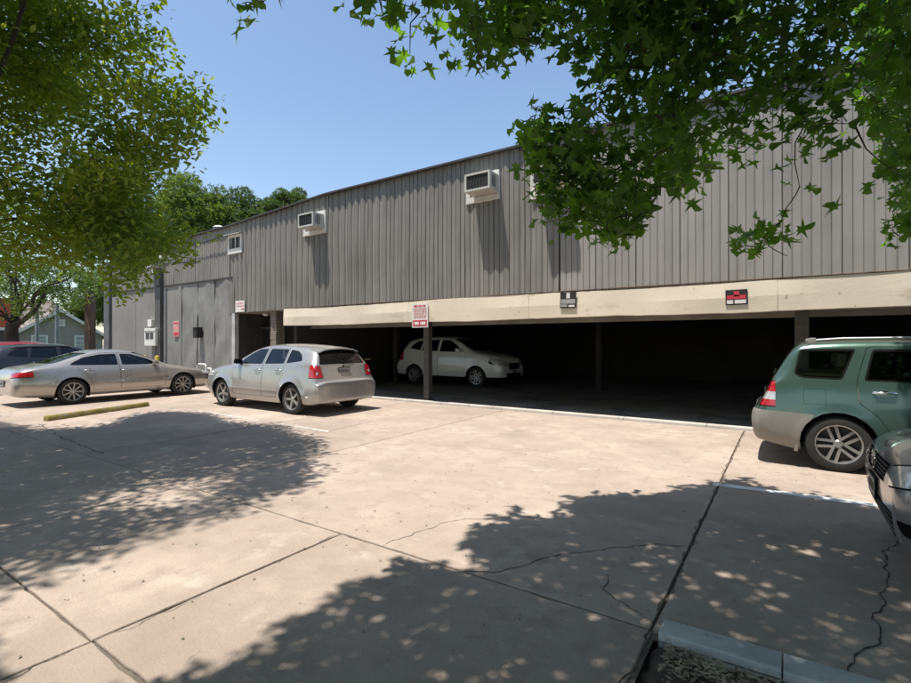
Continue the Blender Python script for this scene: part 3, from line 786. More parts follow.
AX = {'y': (0, 2), 'x': (1, 2), 'z': (0, 1)}
def cut(bm, lay, poly, ax, filt, rid):
    i, j = AX[ax]
    x0 = min(p[0] for p in poly) - .002; x1 = max(p[0] for p in poly) + .002
    y0 = min(p[1] for p in poly) - .002; y1 = max(p[1] for p in poly) + .002
    def near(f):
        xs = [v.co[i] for v in f.verts]; ys = [v.co[j] for v in f.verts]
        return max(xs) > x0 and min(xs) < x1 and max(ys) > y0 and min(ys) < y1
    faces = [f for f in bm.faces if f[lay] >= 0 and near(f) and filt(f)]
    for k in range(len(poly)):
        a = poly[k]; b = poly[(k + 1) % len(poly)]
        dx, dy = b[0] - a[0], b[1] - a[1]
        if abs(dx) + abs(dy) < 1e-5: continue
        co = Vector((0, 0, 0)); no = Vector((0, 0, 0))
        co[i] = a[0]; co[j] = a[1]; no[i] = -dy; no[j] = dx
        no.normalize()
        es = set(); vs = set()
        for f in faces:
            es.update(f.edges); vs.update(f.verts)
        r = bmesh.ops.bisect_plane(bm, geom=faces + list(es) + list(vs), dist=1e-5, plane_co=co, plane_no=no)
        faces = [g for g in r['geom'] if isinstance(g, bmesh.types.BMFace)]
        faces = [f for f in faces if near(f)]
    n = 0
    for f in faces:
        c = f.calc_center_median()
        if inpoly((c[i], c[j]), poly): f[lay] = rid; n += 1
    return n

def circle(cx, cz, r, n=22): return [(cx + r * math.cos(2 * math.pi * k / n), cz + r * math.sin(2 * math.pi * k / n)) for k in range(n)]

def wheel_meshes(r, style):
    w = 0.11
    t = MB().lathe([(-w * .8, .64 * r), (-w, .71 * r), (-w * 1.04, .82 * r), (-w * .9, .95 * r), (-w * .55, r), (w * .55, r), (w * .9, .95 * r), (w * 1.04, .82 * r), (w, .71 * r), (w * .8, .64 * r)], 36)
    tyre = t.mesh('tyre', M_TYRE, 35)
    k = MB()
    k.lathe([(w * .90, .705 * r), (w * 1.0, .695 * r), (w * .97, .655 * r), (w * .55, .63 * r), (-w * .7, .60 * r)], 36)
    k.lathe([(w * .80, .001), (w * .80, .11 * r), (w * .66, .15 * r), (w * .3, .16 * r)], 20)
    nsp, wid, pair = {'five': (5, .20, 0), 'double': (5, .115, .125), 'nine': (9, .105, 0), 'six': (6, .15, 0)}[style]
    for a in range(nsp):
        for sgn in ((-1, 1) if pair else (0,)):
            th = 2 * math.pi * a / nsp + 0.3
            u = Vector((math.cos(th), 0, math.sin(th))); v = Vector((-math.sin(th), 0, math.cos(th)))
            def pt(rr, off, y): return u * (rr * r) + v * (off * r) + Vector((0, y, 0))
            o0 = sgn * pair * 0.75; o1 = sgn * pair * 1.0
            k.hexa([pt(.10, o0 - wid * .45, w * .3), pt(.645, o1 - wid * .5, w * .3), pt(.645, o1 + wid * .5, w * .3), pt(.10, o0 + wid * .45, w * .3),
                    pt(.10, o0 - wid * .38, w * .74), pt(.645, o1 - wid * .42, w * .80), pt(.645, o1 + wid * .42, w * .80), pt(.10, o0 + wid * .38, w * .74)])
    rim = k.mesh('wheel', M_ALLOY, 30)
    d = MB().lathe([(w * .05, .001), (w * .05, .63 * r)], 24)
    disc = d.mesh('brake_disc', M_DGREY)
    return rim, tyre, disc

def seat(parent, x, y, z, mat, width=.5, name='seat'):
    m = MB()
    m.box(x - .02, x + .48, y - width / 2, y + width / 2, z, z + .16)
    m.hexa([(x - .08, y - width / 2, z + .1), (x + .06, y - width / 2, z + .1), (x + .06, y + width / 2, z + .1), (x - .08, y + width / 2, z + .1),
            (x - .28, y - width * .44, z + .66), (x - .17, y - width * .44, z + .66), (x - .17, y + width * .44, z + .66), (x - .28, y + width * .44, z + .66)])
    for yy in ([y] if width < .7 else [y - width * .3, y + width * .3]):
        m.box(x - .32, x - .22, yy - .12, yy + .12, z + .68, z + .86)
    return m.build(name, mat, parent, smooth=45, bevel=.03)

def make_car(name, S):
    root = empty(name)
    cage = S['cage']; L, W, H = S['dims']
    # ---- control cage
    rings = []
    for st in cage:
        x, zb, zm, zs, zr, zt, wl, wm, ws, wr = st[:10]
        dl, dt = (st[10], st[11]) if len(st) > 10 else (0, 0)
        half = [(x + dl, wl - .07, zb), (x + dl, wl, zb + .10), (x, wm, zm), (x, ws, zs), (x + dt, wr, zr), (x + dt + .02, wr * .55, zr + (zt - zr) * .75)]
        ring = [(x + dl, 0, zb)] + half + [(x + dt + .03, 0, zt)] + [(p[0], -p[1], p[2]) for p in reversed(half)]
        bw = S.get('bow', 0) * max(0, (len(rings) - len(cage) + 5)) / 4
        ring = [(p[0] - bw * (1 - (p[1] / .86) ** 2), p[1], p[2]) for p in ring]
        rings.append(ring)
    n = 14
    vs = [p for r in rings for p in r]; fs = []
    for i in range(len(rings) - 1):
        for k in range(n):
            a = i * n + k; b = i * n + (k + 1) % n
            fs.append((a, b, b + n, a + n))
    for base, rev in ((0, False), ((len(rings) - 1) * n, True)):
        for q in ((0, 1, 6, 7), (1, 2, 5, 6), (2, 3, 4, 5), (0, 7, 8, 13), (13, 8, 9, 12), (12, 9, 10, 11)):
            f = tuple(base + t for t in q)
            fs.append(f if rev else tuple(reversed(f)))
    me = bpy.data.meshes.new('cage'); me.from_pydata(vs, [], fs)
    bm = bmesh.new(); bm.from_mesh(me)
    bmesh.ops.recalc_face_normals(bm, faces=bm.faces)
    cl = bm.edges.layers.float.new('crease_edge')
    for e in bm.edges:
        a, b = sorted((e.verts[0].index, e.verts[1].index))
        if a // n == b // n and a // n in S.get('sharp_rings', ()):
            e[cl] = S.get('ring_crease', .55)
        if b - a == n:
            k = a % n
            if k in (1, 13): e[cl] = .5
            if k in (4, 10): e[cl] = S.get('belt_crease', .45)
            if k in (5, 9): e[cl] = S.get('rail_crease', .30)
    bm.to_mesh(me); bm.free()
    ob = bpy.data.objects.new('cage', me); COL.objects.link(ob)
    sm = ob.modifiers.new('s', 'SUBSURF'); sm.levels = S.get('level', 3); sm.render_levels = sm.levels
    ev = ob.evaluated_get(bpy.context.evaluated_depsgraph_get())
    dense = bpy.data.meshes.new_from_object(ev)
    bpy.data.objects.remove(ob); bpy.data.meshes.remove(me)
    co = np.empty(len(dense.vertices) * 3); dense.vertices.foreach_get('co', co); co = co.reshape(-1, 3)
    xs0, xs1 = min(c[0] for c in cage), max(c[0] for c in cage)
    co[:, 0] = (co[:, 0] - co[:, 0].min()) / np.ptp(co[:, 0]) * L + S['rear']
    co[:, 1] *= W / 2 / co[:, 1].max()
    zmin = S.get('clear', .2)
    co[:, 2] = (co[:, 2] - co[:, 2].min()) / np.ptp(co[:, 2]) * (H - zmin) + zmin
    R_, ra = S['tyre'], S['arch']
    fl = S.get('flare', .012)
    for wx in S['axles']:
        d = np.hypot(co[:, 0] - wx, co[:, 2] - R_)
        u = np.clip(1 - (d - ra) / S.get('flare_w', .10), 0, 1); u = u * u * (3 - 2 * u)
        side = np.clip((np.abs(co[:, 1]) - W * .36) / (W * .08), 0, 1)
        co[:, 1] += np.sign(co[:, 1]) * fl * u * side * (co[:, 2] > R_ - .1)
    dense.vertices.foreach_set('co', co.ravel()); dense.update()
    bm = bmesh.new(); bm.from_mesh(dense); bm.normal_update()
    bvh = BVHTree.FromBMesh(bm)
    nl = bm.verts.layers.float_vector.new('nrm')
    for v in bm.verts: v[nl] = v.normal
    bmesh.ops.delete(bm, geom=[f for f in bm.faces if f.calc_center_median().y < 0], context='FACES')   # cut one half, mirror it on export
    lay = bm.faces.layers.int.new('region')
    for f in bm.faces: f[lay] = 1
    regs = {1: ('body', S['paint'], 0, None)}
    rid = [1]
    def new(*a): rid[0] += 1; regs[rid[0]] = a; return rid[0]
    GAP = 2; regs[2] = ('gap', None, 0, None); rid[0] = 2
    ARCH = 3; regs[3] = ('arch', None, 0, None); rid[0] = 3
    sidef = lambda s: (lambda f: f.normal.y * s > .25)
    for b in S.get('bands', []):                       # lower cladding, bumpers: (name, poly, axis, material[, test])
        r = new(b[0], b[3], 0, None)
        test = b[4] if len(b) > 4 else (lambda f: True)
        cut(bm, lay, b[1], b[2], test, r)
    for s in (1,):
        for d in S.get('doors', []):
            cut(bm, lay, d, 'y', sidef(s), GAP)
            cut(bm, lay, inset(d, .006), 'y', sidef(s), new('door', S['paint'], 0, None))
        for p in S.get('panels', []):
            cut(bm, lay, p, 'y', sidef(s), GAP)
            cut(bm, lay, inset(p, .003), 'y', sidef(s), new('fuel_flap', S['paint'], 0, None))
        for w in S.get('windows', []):
            q = roundpoly(w[0], .035)
            a = new('window_seal', M_TRIM, -.001, None); cut(bm, lay, q, 'y', sidef(s), a)
            cut(bm, lay, inset(q, S.get('seal', .014)), 'y', sidef(s), new('side_window', w[1], -.006, a))
    for c in S.get('caps', []):                        # (name, poly, axis, material, test, seal, recess)
        if max(p[0] for p in c[1]) <= 0: continue
        q = roundpoly(c[1], c[7] if len(c) > 7 else .03)
        a = None
        if c[5]:
            a = new(c[5], M_TRIM, -.001, None) if c[5] != 'gap' else GAP
            cut(bm, lay, q, c[2], c[4], a); q = inset(q, .012 if c[5] != 'gap' else .004)
        cut(bm, lay, q, c[2], c[4], new(c[0], c[3], c[6], a if a != GAP else None))
    for wx in S['axles']:
        cut(bm, lay, circle(wx, R_, ra), 'y', lambda f: abs(f.calc_center_median().y) > .45, ARCH)
    by = {}
    for f in bm.faces: by.setdefault(f[lay], []).append(f)
    def export(faces, nm, mat, off, flip=False, sides=(1, -1)):
        V = []; N = []; F = []
        for sd in sides:
            idx = {}
            for f in faces:
                t = []
                for v in f.verts:
                    if v not in idx:
                        idx[v] = len(V); nn = Vector(v[nl])
                        nn = nn.normalized() if nn.length > 1e-6 else v.normal
                        p = v.co + nn * off
                        V.append((p.x, p.y * sd, p.z)); nn = -nn if flip else nn; N.append((nn.x, nn.y * sd, nn.z))
                    t.append(idx[v])
                F.append(tuple(reversed(t)) if flip != (sd < 0) else tuple(t))
        m = bpy.data.meshes.new(nm); m.from_pydata(V, [], F)
        for p in m.polygons: p.use_smooth = True
        m.normals_split_custom_set_from_vertices(N)
        m.materials.append(mat)
        return m
    made = {}
    for r in by:
        nm, mat, off, dep = regs[r]
        if mat is None: continue
        single = min(v.co.y for f in by[r] for v in f.verts) < .05
        for sd in ((0,) if single else (1, -1)):
            made[r, sd] = link(nm, export(by[r], nm, mat, off, False, (1, -1) if single else (sd,)), None, root)
    for (r, sd), o in made.items():
        dep = regs[r][3]
        if (dep, sd) in made: made[dep, sd].parent = o        # the seal is a piece of its window
    skip = ('side_window', 'windscreen', 'rear_window', 'arch')
    link('inner_panel', export([f for r in by for f in by[r] if regs[r][0] not in skip], 'inner_panel', S.get('liner', M_LINER), -.028, True), None, root)
    bm.free()
    def ray_y(x, z, s):
        h = bvh.ray_cast(Vector((x, 3 * s, z)), Vector((0, -s, 0)))
        return h[0].y if h[0] else s * W / 2
    def ray_x(y, z, s):
        h = bvh.ray_cast(Vector((6 * s, y, z)), Vector((-s, 0, 0)))
        return h[0].x if h[0] else s * L / 2
    def ray_z(x, y):
        h = bvh.ray_cast(Vector((x, y, 4)), Vector((0, 0, -1)))
        return h[0].z if h[0] else H
    S['ray_y'], S['ray_x'], S['ray_z'] = ray_y, ray_x, ray_z
    # ---- wheels and wells
    rim, tyre, disc = wheel_meshes(R_, S['rim'])
    wy = W / 2 - .125 + S.get('track', 0)
    for wx in S['axles']:
        for s in (1, -1):
            w = link('wheel', rim, None, root, (wx, s * wy, R_), (0, random.Random(int(wx * 10) + s).uniform(0, 6), 0 if s > 0 else math.pi))
            link('tyre', tyre, None, w); link('brake_disc', disc, None, w)
            m = MB(); k = 16
            for q in range(k):
                a0 = math.pi * (-.12 + 1.24 * q / k); a1 = math.pi * (-.12 + 1.24 * (q + 1) / k)
                p = [(wx + (ra + .012) * math.cos(a), y, R_ + (ra + .012) * math.sin(a)) for a in (a0, a1) for y in (s * .42, s * (W / 2 - .03))]
                m.quad(p[0], p[2], p[3], p[1])
                m.quad((wx, s * .42, R_), p[0], p[2])
            m.build('wheel_well', M_BLACK, root)
    # ---- floor pan, seats, mirrors, handles
    MB().box(S['rear'] + .5, S['rear'] + L - .7, -W / 2 + .22, W / 2 - .22, zmin + .03, zmin + .10).build('floor_pan', M_LINER, root)
    for sx, sy, wd in S.get('seats', []): seat(root, sx, sy, S.get('seat_z', .42), S.get('seat_mat', M_SEAT), wd)
    if 'mirror' in S:
        mx, mz = S['mirror']
        for s in (1, -1):
            y = ray_y(mx, mz, s)
            m = MB(); m.hexa([(mx - .07, y + s * .03, mz - .05), (mx + .08, y + s * .03, mz - .045), (mx + .05, y + s * .21, mz - .03), (mx - .07, y + s * .22, mz - .04),
                              (mx - .07, y + s * .03, mz + .07), (mx + .06, y + s * .03, mz + .065), (mx + .03, y + s * .20, mz + .075), (mx - .07, y + s * .22, mz + .085)])
            o = m.build('door_mirror', S.get('mirror_mat', S['paint']), root, smooth=60, bevel=.03)
            MB().box(mx - .03, mx + .03, min(y - s * .02, y + s * .05), max(y - s * .02, y + s * .05), mz - .04, mz - .01).build('mirror_arm', M_TRIM, o)
    for hx, hz in S.get('handles', []):
        for s in (1, -1):
            y = ray_y(hx, hz, s)
            m = MB(); m.tube([(hx - .10, y + s * .004, hz), (hx - .08, y + s * .028, hz), (hx + .08, y + s * .028, hz + .006), (hx + .10, y + s * .004, hz + .006)], .014, 8)
            o = m.build('door_handle', S.get('handle_mat', S['paint']), root, smooth=50)
            c = MB().lathe([(0, .001), (0, .03), (.002, .034)], 14, cx=hx + .01, cy=y + s * .0015, cz=hz - .004)
            c.build('handle_cup', M_TRIM, o)
    for (x0, x1, z, h, mat) in S.get('mouldings', []):
        for s in (1, -1):
            m = MB(); k = 10
            for q in range(k):
                xa = x0 + (x1 - x0) * q / k; xb = x0 + (x1 - x0) * (q + 1) / k
                ya, yb = ray_y(xa, z, s), ray_y(xb, z, s)
                m.hexa([(xa, ya - s * .004, z), (xb, yb - s * .004, z), (xb, yb + s * .012, z + .006), (xa, ya + s * .012, z + .006),
                        (xa, ya - s * .004, z + h), (xb, yb - s * .004, z + h), (xb, yb + s * .012, z + h - .006), (xa, ya + s * .012, z + h - .006)])
            m.build('side_moulding', mat, root)
    return root

def plate(S, root, y, z, s, w=.31, h=.155):
    x = S['ray_x'](y, z, s) + s * .004
    p = MB().box(min(x, x + s * .012), max(x, x + s * .012), y - w / 2, y + w / 2, z - h / 2, z + h / 2).build('number_plate', M_TRIM, root, bevel=.003)
    MB().box(min(x + s * .012, x + s * .015), max(x + s * .012, x + s * .015), y - w / 2 + .014, y + w / 2 - .014, z - h / 2 + .014, z + h / 2 - .014).build('plate_face', M_SIGNGREY, p)
    m = MB()
    for k in range(6):
        yy = y - w * .34 + k * w * .125
        m.box(min(x + s * .015, x + s * .017), max(x + s * .015, x + s * .017), yy, yy + w * .07, z - h * .18, z + h * .22)
    m.build('plate_marks', M_DGREY, p)

FRONT = lambda f: f.normal.x > .12
REAR = lambda f: f.normal.x < -.12
def top(zlo): return lambda f: f.normal.x > .10 and f.calc_center_median().z > zlo
def rtop(zlo): return lambda f: f.normal.x < -.10 and f.calc_center_median().z > zlo

HATCH = [  # x, zb, zm, zs, zr, zt, wl, wm, ws, wr, dlow, dtop
 (2.17, .26, .45, .62, .70, .74, .60, .66, .62, .52),
 (2.10, .22, .48, .74, .84, .88, .74, .80, .76, .62),
 (1.85, .20, .52, .87, .95, .98, .82, .875, .82, .68),
 (1.30, .20, .55, .95, 1.02, 1.05, .84, .885, .83, .70),
 (1.00, .20, .55, .98, 1.05, 1.09, .84, .88, .83, .70),
 (0.55, .20, .55, 1.00, 1.28, 1.33, .84, .88, .82, .65),
 (0.10, .20, .55, 1.01, 1.47, 1.52, .84, .88, .82, .59),
 (-0.50, .20, .55, 1.03, 1.49, 1.555, .84, .88, .82, .58),
 (-1.20, .20, .55, 1.06, 1.47, 1.53, .84, .88, .82, .57),
 (-1.72, .20, .55, 1.09, 1.42, 1.485, .84, .885, .80, .56),
 (-1.90, .22, .56, 1.08, 1.36, 1.43, .83, .87, .78, .57),
 (-2.05, .24, .56, 1.00, 1.07, 1.09, .83, .865, .79, .68),
 (-2.09, .26, .56, .86, .92, .93, .83, .865, .80, .66),
 (-2.15, .27, .54, .70, .735, .74, .82, .865, .84, .66),
 (-2.22, .28, .50, .655, .715, .72, .80, .845, .825, .64)]
def hatch(paint, **kw):
    S = dict(cage=HATCH, dims=(4.41, 1.78, 1.535), rear=-2.2, paint=paint, tyre=.335, arch=.385, axles=(1.30, -1.335), rim='five',
        flare=.048, flare_w=.10, level=3, sharp_rings=(11, 12, 13, 14), bow=.05, ring_crease=.45,
        doors=[roundpoly([(.84, .34), (.88, 1.0), (.60, 1.22), (.13, 1.44), (-.27, 1.445), (-.27, .34)], .05),
               roundpoly([(-.28, .34), (-.28, 1.445), (-.98, 1.43), (-1.04, 1.05), (-1.02, .84), (-.86, .62), (-.80, .34)], .05)],
        windows=[([(.74, 1.06), (-.22, 1.07), (-.22, 1.415), (.10, 1.405), (.40, 1.28)], M_GLASSD),
                 ([(-.32, 1.075), (-1.00, 1.095), (-.95, 1.405), (-.32, 1.415)], M_GLASSD),
                 ([(-1.08, 1.10), (-1.56, 1.16), (-1.46, 1.28), (-1.30, 1.365), (-1.04, 1.40)], M_GLASSD)],
        caps=[('windscreen', [(-.66, 1.10), (.66, 1.10), (.56, 1.43), (-.56, 1.43)], 'x', M_GLASSD, top(1.0), 'screen_seal', -.004),
              ('rear_window', [(-.66, 1.085), (.66, 1.085), (.53, 1.40), (-.53, 1.40)], 'x', kw.get('rear_glass', M_GLASS), rtop(1.0), 'screen_seal', -.004),
              ('tailgate', [(-.60, .725), (.60, .725), (.615, .95), (.62, 1.07), (-.62, 1.07), (-.615, .95)], 'x', paint, lambda f: f.normal.x < -.3 and f.calc_center_median().z < 1.085, 'gap', 0),
              ('tail_lamp', [(.63, .80), (.65, 1.06), (.95, 1.10), (.95, .80)], 'x', M_TAIL, lambda f: f.calc_center_median().x < -1.85, 'lamp_seal', .004),
              ('tail_lamp', [(-.63, .80), (-.65, 1.06), (-.95, 1.10), (-.95, .80)], 'x', M_TAIL, lambda f: f.calc_center_median().x < -1.85, 'lamp_seal', .004),
              ('headlight', [(.42, .66), (.42, .80), (.90, .90), (.90, .72)], 'x', M_LAMPW, lambda f: f.calc_center_median().x > 1.75, 'lamp_seal', .003),
              ('headlight', [(-.42, .66), (-.42, .80), (-.90, .90), (-.90, .72)], 'x', M_LAMPW, lambda f: f.calc_center_median().x > 1.75, 'lamp_seal', .003),
              ('grille', [(-.38, .58), (.38, .58), (.40, .76), (-.40, .76)], 'x', M_TRIM, FRONT, None, -.004),
              ('lower_grille', [(-.5, .33), (.5, .33), (.52, .48), (-.52, .48)], 'x', M_TRIM, FRONT, None, -.006)],
        mirror=(.62, 1.10), mirror_mat=M_TRIM, handles=[(-.10, .93), (-.86, .95)],
        mouldings=[(.90, -.92, .48, .035, paint)],
        seats=[(.12, .36, .5), (.12, -.36, .5), (-.85, 0, 1.2)])
    for k, v in kw.items():
        if k != 'rear_glass': S[k] = v
    return S

SEDAN = [
 (2.50, .26, .40, .52, .58, .60, .55, .62, .60, .50),
 (2.38, .20, .42, .62, .68, .70, .72, .80, .76, .62),
 (2.00, .19, .48, .74, .79, .82, .84, .90, .84, .68),
 (1.45, .19, .50, .83, .88, .92, .87, .93, .86, .70),
 (1.10, .19, .50, .87, .93, .97, .87, .93, .85, .70),
 (0.60, .19, .50, .90, 1.18, 1.23, .87, .93, .84, .63),
 (0.10, .19, .50, .91, 1.37, 1.42, .87, .93, .84, .56),
 (-.50, .19, .50, .92, 1.39, 1.445, .87, .93, .84, .55),
 (-1.05, .19, .50, .93, 1.33, 1.38, .87, .93, .84, .56),
 (-1.60, .19, .50, .95, 1.13, 1.17, .87, .93, .85, .62),
 (-1.95, .20, .50, .96, 1.01, 1.04, .86, .92, .85, .70),
 (-2.35, .22, .50, .92, .97, .995, .83, .89, .82, .68),
 (-2.56, .26, .50, .80, .88, .90, .76, .84, .80, .64),
 (-2.63, .30, .50, .66, .72, .74, .64, .74, .70, .54)]
def sedan(paint, **kw):
    S = dict(cage=SEDAN, dims=(5.12, 1.88, 1.43), rear=-2.6, paint=paint, tyre=.325, arch=.37, axles=(1.46, -1.40), rim='nine', belt_crease=.3,
        doors=[roundpoly([(.92, .33), (.98, .92), (.62, 1.14), (.10, 1.33), (-.27, 1.34), (-.27, .33)], .05),
               roundpoly([(-.28, .33), (-.28, 1.34), (-.70, 1.33), (-1.12, 1.25), (-1.30, .95), (-1.10, .74), (-.98, .60), (-.93, .33)], .05)],
        windows=[([(.80, .975), (-.21, .985), (-.21, 1.295), (.07, 1.285), (.50, 1.135)], M_GLASSW),
                 ([(-.31, .985), (-1.44, 1.01), (-1.38, 1.075), (-1.08, 1.215), (-.70, 1.285), (-.31, 1.298)], M_GLASS)],
        caps=[('windscreen', [(-.68, 1.0), (.68, 1.0), (.56, 1.33), (-.56, 1.33)], 'x', M_GLASS, top(.9), 'screen_seal', -.004),
              ('rear_window', [(-.64, 1.06), (.64, 1.06), (.52, 1.33), (-.52, 1.33)], 'x', M_GLASS, lambda f: f.normal.x < -.08 and f.calc_center_median().z > 1.0 and f.calc_center_median().x > -2.0, 'screen_seal', -.004),
              ('boot_lid', [(-.62, .66), (.62, .66), (.66, .90), (.5, .96), (-.5, .96), (-.66, .90)], 'x', paint, lambda f: f.normal.x < -.3 and f.calc_center_median().x < -2.2, 'gap', 0),
              ('tail_lamp', [(.46, .70), (.46, .83), (.97, .90), (.97, .75)], 'x', M_TAIL, lambda f: f.calc_center_median().x < -2.12, 'lamp_seal', .004),
              ('tail_lamp', [(-.50, .66), (-.50, .80), (-.97, .86), (-.97, .70)], 'x', M_TAIL, lambda f: f.calc_center_median().x < -2.28, 'lamp_seal', .004),
              ('headlight', [(.36, .56), (.36, .66), (.92, .76), (.92, .60)], 'x', M_LAMPW, lambda f: f.calc_center_median().x > 2.0, 'lamp_seal', .003),
              ('headlight', [(-.36, .56), (-.36, .66), (-.92, .76), (-.92, .60)], 'x', M_LAMPW, lambda f: f.calc_center_median().x > 2.0, 'lamp_seal', .003),
              ('grille', [(-.32, .36), (.32, .36), (.34, .60), (-.34, .60)], 'x', M_TRIM, FRONT, None, -.004)],
        mirror=(.66, 1.0), handles=[(-.12, .84), (-1.02, .87)], mouldings=[(.98, -.98, .50, .03, paint)],
        seats=[(.15, .38, .5), (.15, -.38, .5), (-.85, 0, 1.25)], seat_z=.34)
    S.update(kw)
    return S

WAGON = [
 (2.30, .27, .50, .64, .72, .74, .60, .68, .62, .50),
 (2.20, .22, .50, .78, .87, .90, .75, .82, .76, .62),
 (1.90, .20, .52, .88, .96, .99, .82, .86, .82, .70),
 (1.26, .20, .55, .96, 1.02, 1.06, .84, .868, .83, .72),
 (1.00, .20, .55, .99, 1.05, 1.09, .84, .868, .83, .72),
 (0.58, .20, .55, 1.01, 1.32, 1.36, .84, .868, .825, .69),
 (0.20, .20, .55, 1.02, 1.54, 1.57, .84, .868, .82, .65),
 (-.50, .20, .55, 1.03, 1.57, 1.62, .84, .868, .82, .645),
 (-1.20, .20, .55, 1.04, 1.565, 1.615, .84, .868, .82, .645),
 (-1.62, .20, .55, 1.05, 1.54, 1.59, .84, .868, .815, .64),
 (-1.74, .22, .55, 1.05, 1.50, 1.55, .84, .868, .80, .64),
 (-1.95, .26, .55, 1.04, 1.10, 1.12, .83, .862, .79, .70),
 (-2.02, .28, .56, .86, .92, .93, .83, .86, .79, .68),
 (-2.10, .30, .56, .70, .74, .745, .82, .86, .82, .68),
 (-2.19, .34, .52, .64, .71, .715, .74, .80, .76, .60)]
def wagon(paint, **kw):
    S = dict(cage=WAGON, dims=(4.46, 1.74, 1.605), rear=-2.165, paint=paint, tyre=.335, arch=.385, axles=(1.265, -1.26), rim='double', rail_crease=.5, sharp_rings=(11, 12, 13), bow=.03,
        doors=[roundpoly([(.86, .34), (.92, 1.0), (.62, 1.28), (.22, 1.50), (-.22, 1.51), (-.22, .34)], .05),
               roundpoly([(-.23, .34), (-.23, 1.51), (-.98, 1.51), (-1.09, 1.09), (-1.07, .84), (-.90, .70), (-.80, .52), (-.76, .34)], .05)],
        panels=[[(-1.60, .80), (-1.38, .80), (-1.38, .99), (-1.60, .99)]],
        windows=[([(.70, 1.09), (-.16, 1.095), (-.16, 1.475), (.19, 1.465), (.44, 1.31)], M_GLASS),
                 ([(-.30, 1.095), (-1.02, 1.10), (-.93, 1.475), (-.30, 1.475)], M_GLASS),
                 ([(-1.22, 1.105), (-1.62, 1.115), (-1.70, 1.165), (-1.635, 1.475), (-1.08, 1.48)], M_GLASSW)],
        bands=[],
        caps=[('windscreen', [(-.70, 1.11), (.70, 1.11), (.62, 1.50), (-.62, 1.50)], 'x', M_GLASS, top(1.0), 'screen_seal', -.004),
              ('rear_window', [(-.64, 1.12), (.64, 1.12), (.56, 1.46), (-.56, 1.46)], 'x', M_GLASS, rtop(1.05), 'screen_seal', -.004),
              ('tail_lamp', [(.68, .74), (.68, 1.07), (.95, 1.07), (.95, .74)], 'x', M_TAIL, lambda f: f.calc_center_median().x < -1.90, 'lamp_seal', .004),
              ('tail_lamp', [(-.68, .74), (-.68, 1.07), (-.95, 1.07), (-.95, .74)], 'x', M_TAIL, lambda f: f.calc_center_median().x < -1.90, 'lamp_seal', .004),
              ('headlight', [(.38, .68), (.38, .82), (.92, .90), (.92, .72)], 'x', M_LAMPW, lambda f: f.calc_center_median().x > 1.9, 'lamp_seal', .003),
              ('headlight', [(-.38, .68), (-.38, .82), (-.92, .90), (-.92, .72)], 'x', M_LAMPW, lambda f: f.calc_center_median().x > 1.9, 'lamp_seal', .003),
              ('grille', [(-.34, .62), (.34, .62), (.36, .80), (-.36, .80)], 'x', M_TRIM, FRONT, None, -.004)],
        mirror=(.64, 1.13), handles=[(-.06, .95), (-.84, .97)],
        seats=[(.15, .36, .5), (.15, -.36, .5), (-.80, 0, 1.2)], seat_z=.48)
    S.update(kw)
    return S

def rescale(S, sx, sy, sz):
    """stretch every outline of a car spec"""
    zz = lambda z: z if z < .45 else .45 + (z - .45) * sz
    S['doors'] = [[(x * sx, zz(z)) for x, z in d] for d in S['doors']]
    S['windows'] = [([(x * sx, zz(z)) for x, z in w[0]], w[1]) for w in S['windows']]
    S['caps'] = [(c[0], [(y * sy, zz(z)) for y, z in c[1]]) + tuple(c[2:]) for c in S['caps']]
    S['handles'] = [(x * sx, zz(z)) for x, z in S['handles']]
    S['mirror'] = (S['mirror'][0] * sx, zz(S['mirror'][1]))
    S['panels'] = [[(x * sx, zz(z)) for x, z in p] for p in S.get('panels', [])]
    return S

def place(root, x, y, heading, z=0, label='', group=None, cat='car'):
    root.location = (x, y, z); root.rotation_euler = (0, 0, heading)
    tag(root, label, cat, group)

# silver hatchback, parallel to the facade, facing -X, near wheels at Y 6.85
S = hatch(M_SILVER, dims=(4.41, 1.80, 1.535),
    bands=[('rear_bumper', [(-3, .2), (-1.70, .2), (-1.70, .685), (-3, .685)], 'y', M_SILVER)])
hb = make_car('hatchback_car', S)
plate(S, hb, 0, .93, -1, .34, .17)
# wiper on the rear glass
if True:
    pts = [(S['ray_x'](y, z, -1) - .02, y, z) for y, z in ((.02, 1.12), (-.14, 1.13), (-.32, 1.15))]
    MB().tube(pts, .011, 6).build('rear_wiper', M_TRIM, hb)
sp = MB(); ys = [-.58 + .145 * k for k in range(9)]
for ya, yb in zip(ys[:-1], ys[1:]):
    q = []
    for y in (ya, yb):
        z = S['ray_z'](-1.62, y); c = .03 * (1 - (y / .6) ** 2)
        q.append([(-1.60, y, z - .004), (-1.60, y, z + .012), (-1.86 - c, y, z - .028), (-1.87 - c, y, z - .052)])
    a, b = q
    sp.hexa([a[0], b[0], b[3], a[3], a[1], b[1], b[2], a[2]])
sp.build('roof_spoiler', M_SILVER, hb, smooth=30)
e = MB(); xx = S['ray_x'](0, 1.045, -1)
e.hexa([(xx - .012, -.03, 1.02), (xx - .002, -.03, 1.02), (xx - .002, .03, 1.02), (xx - .012, .03, 1.02), (xx - .012, -.035, 1.06), (xx - .002, -.035, 1.06), (xx - .002, .035, 1.06), (xx - .012, .035, 1.06)])
e.build('tailgate_badge', M_CHROME, hb, bevel=.006)
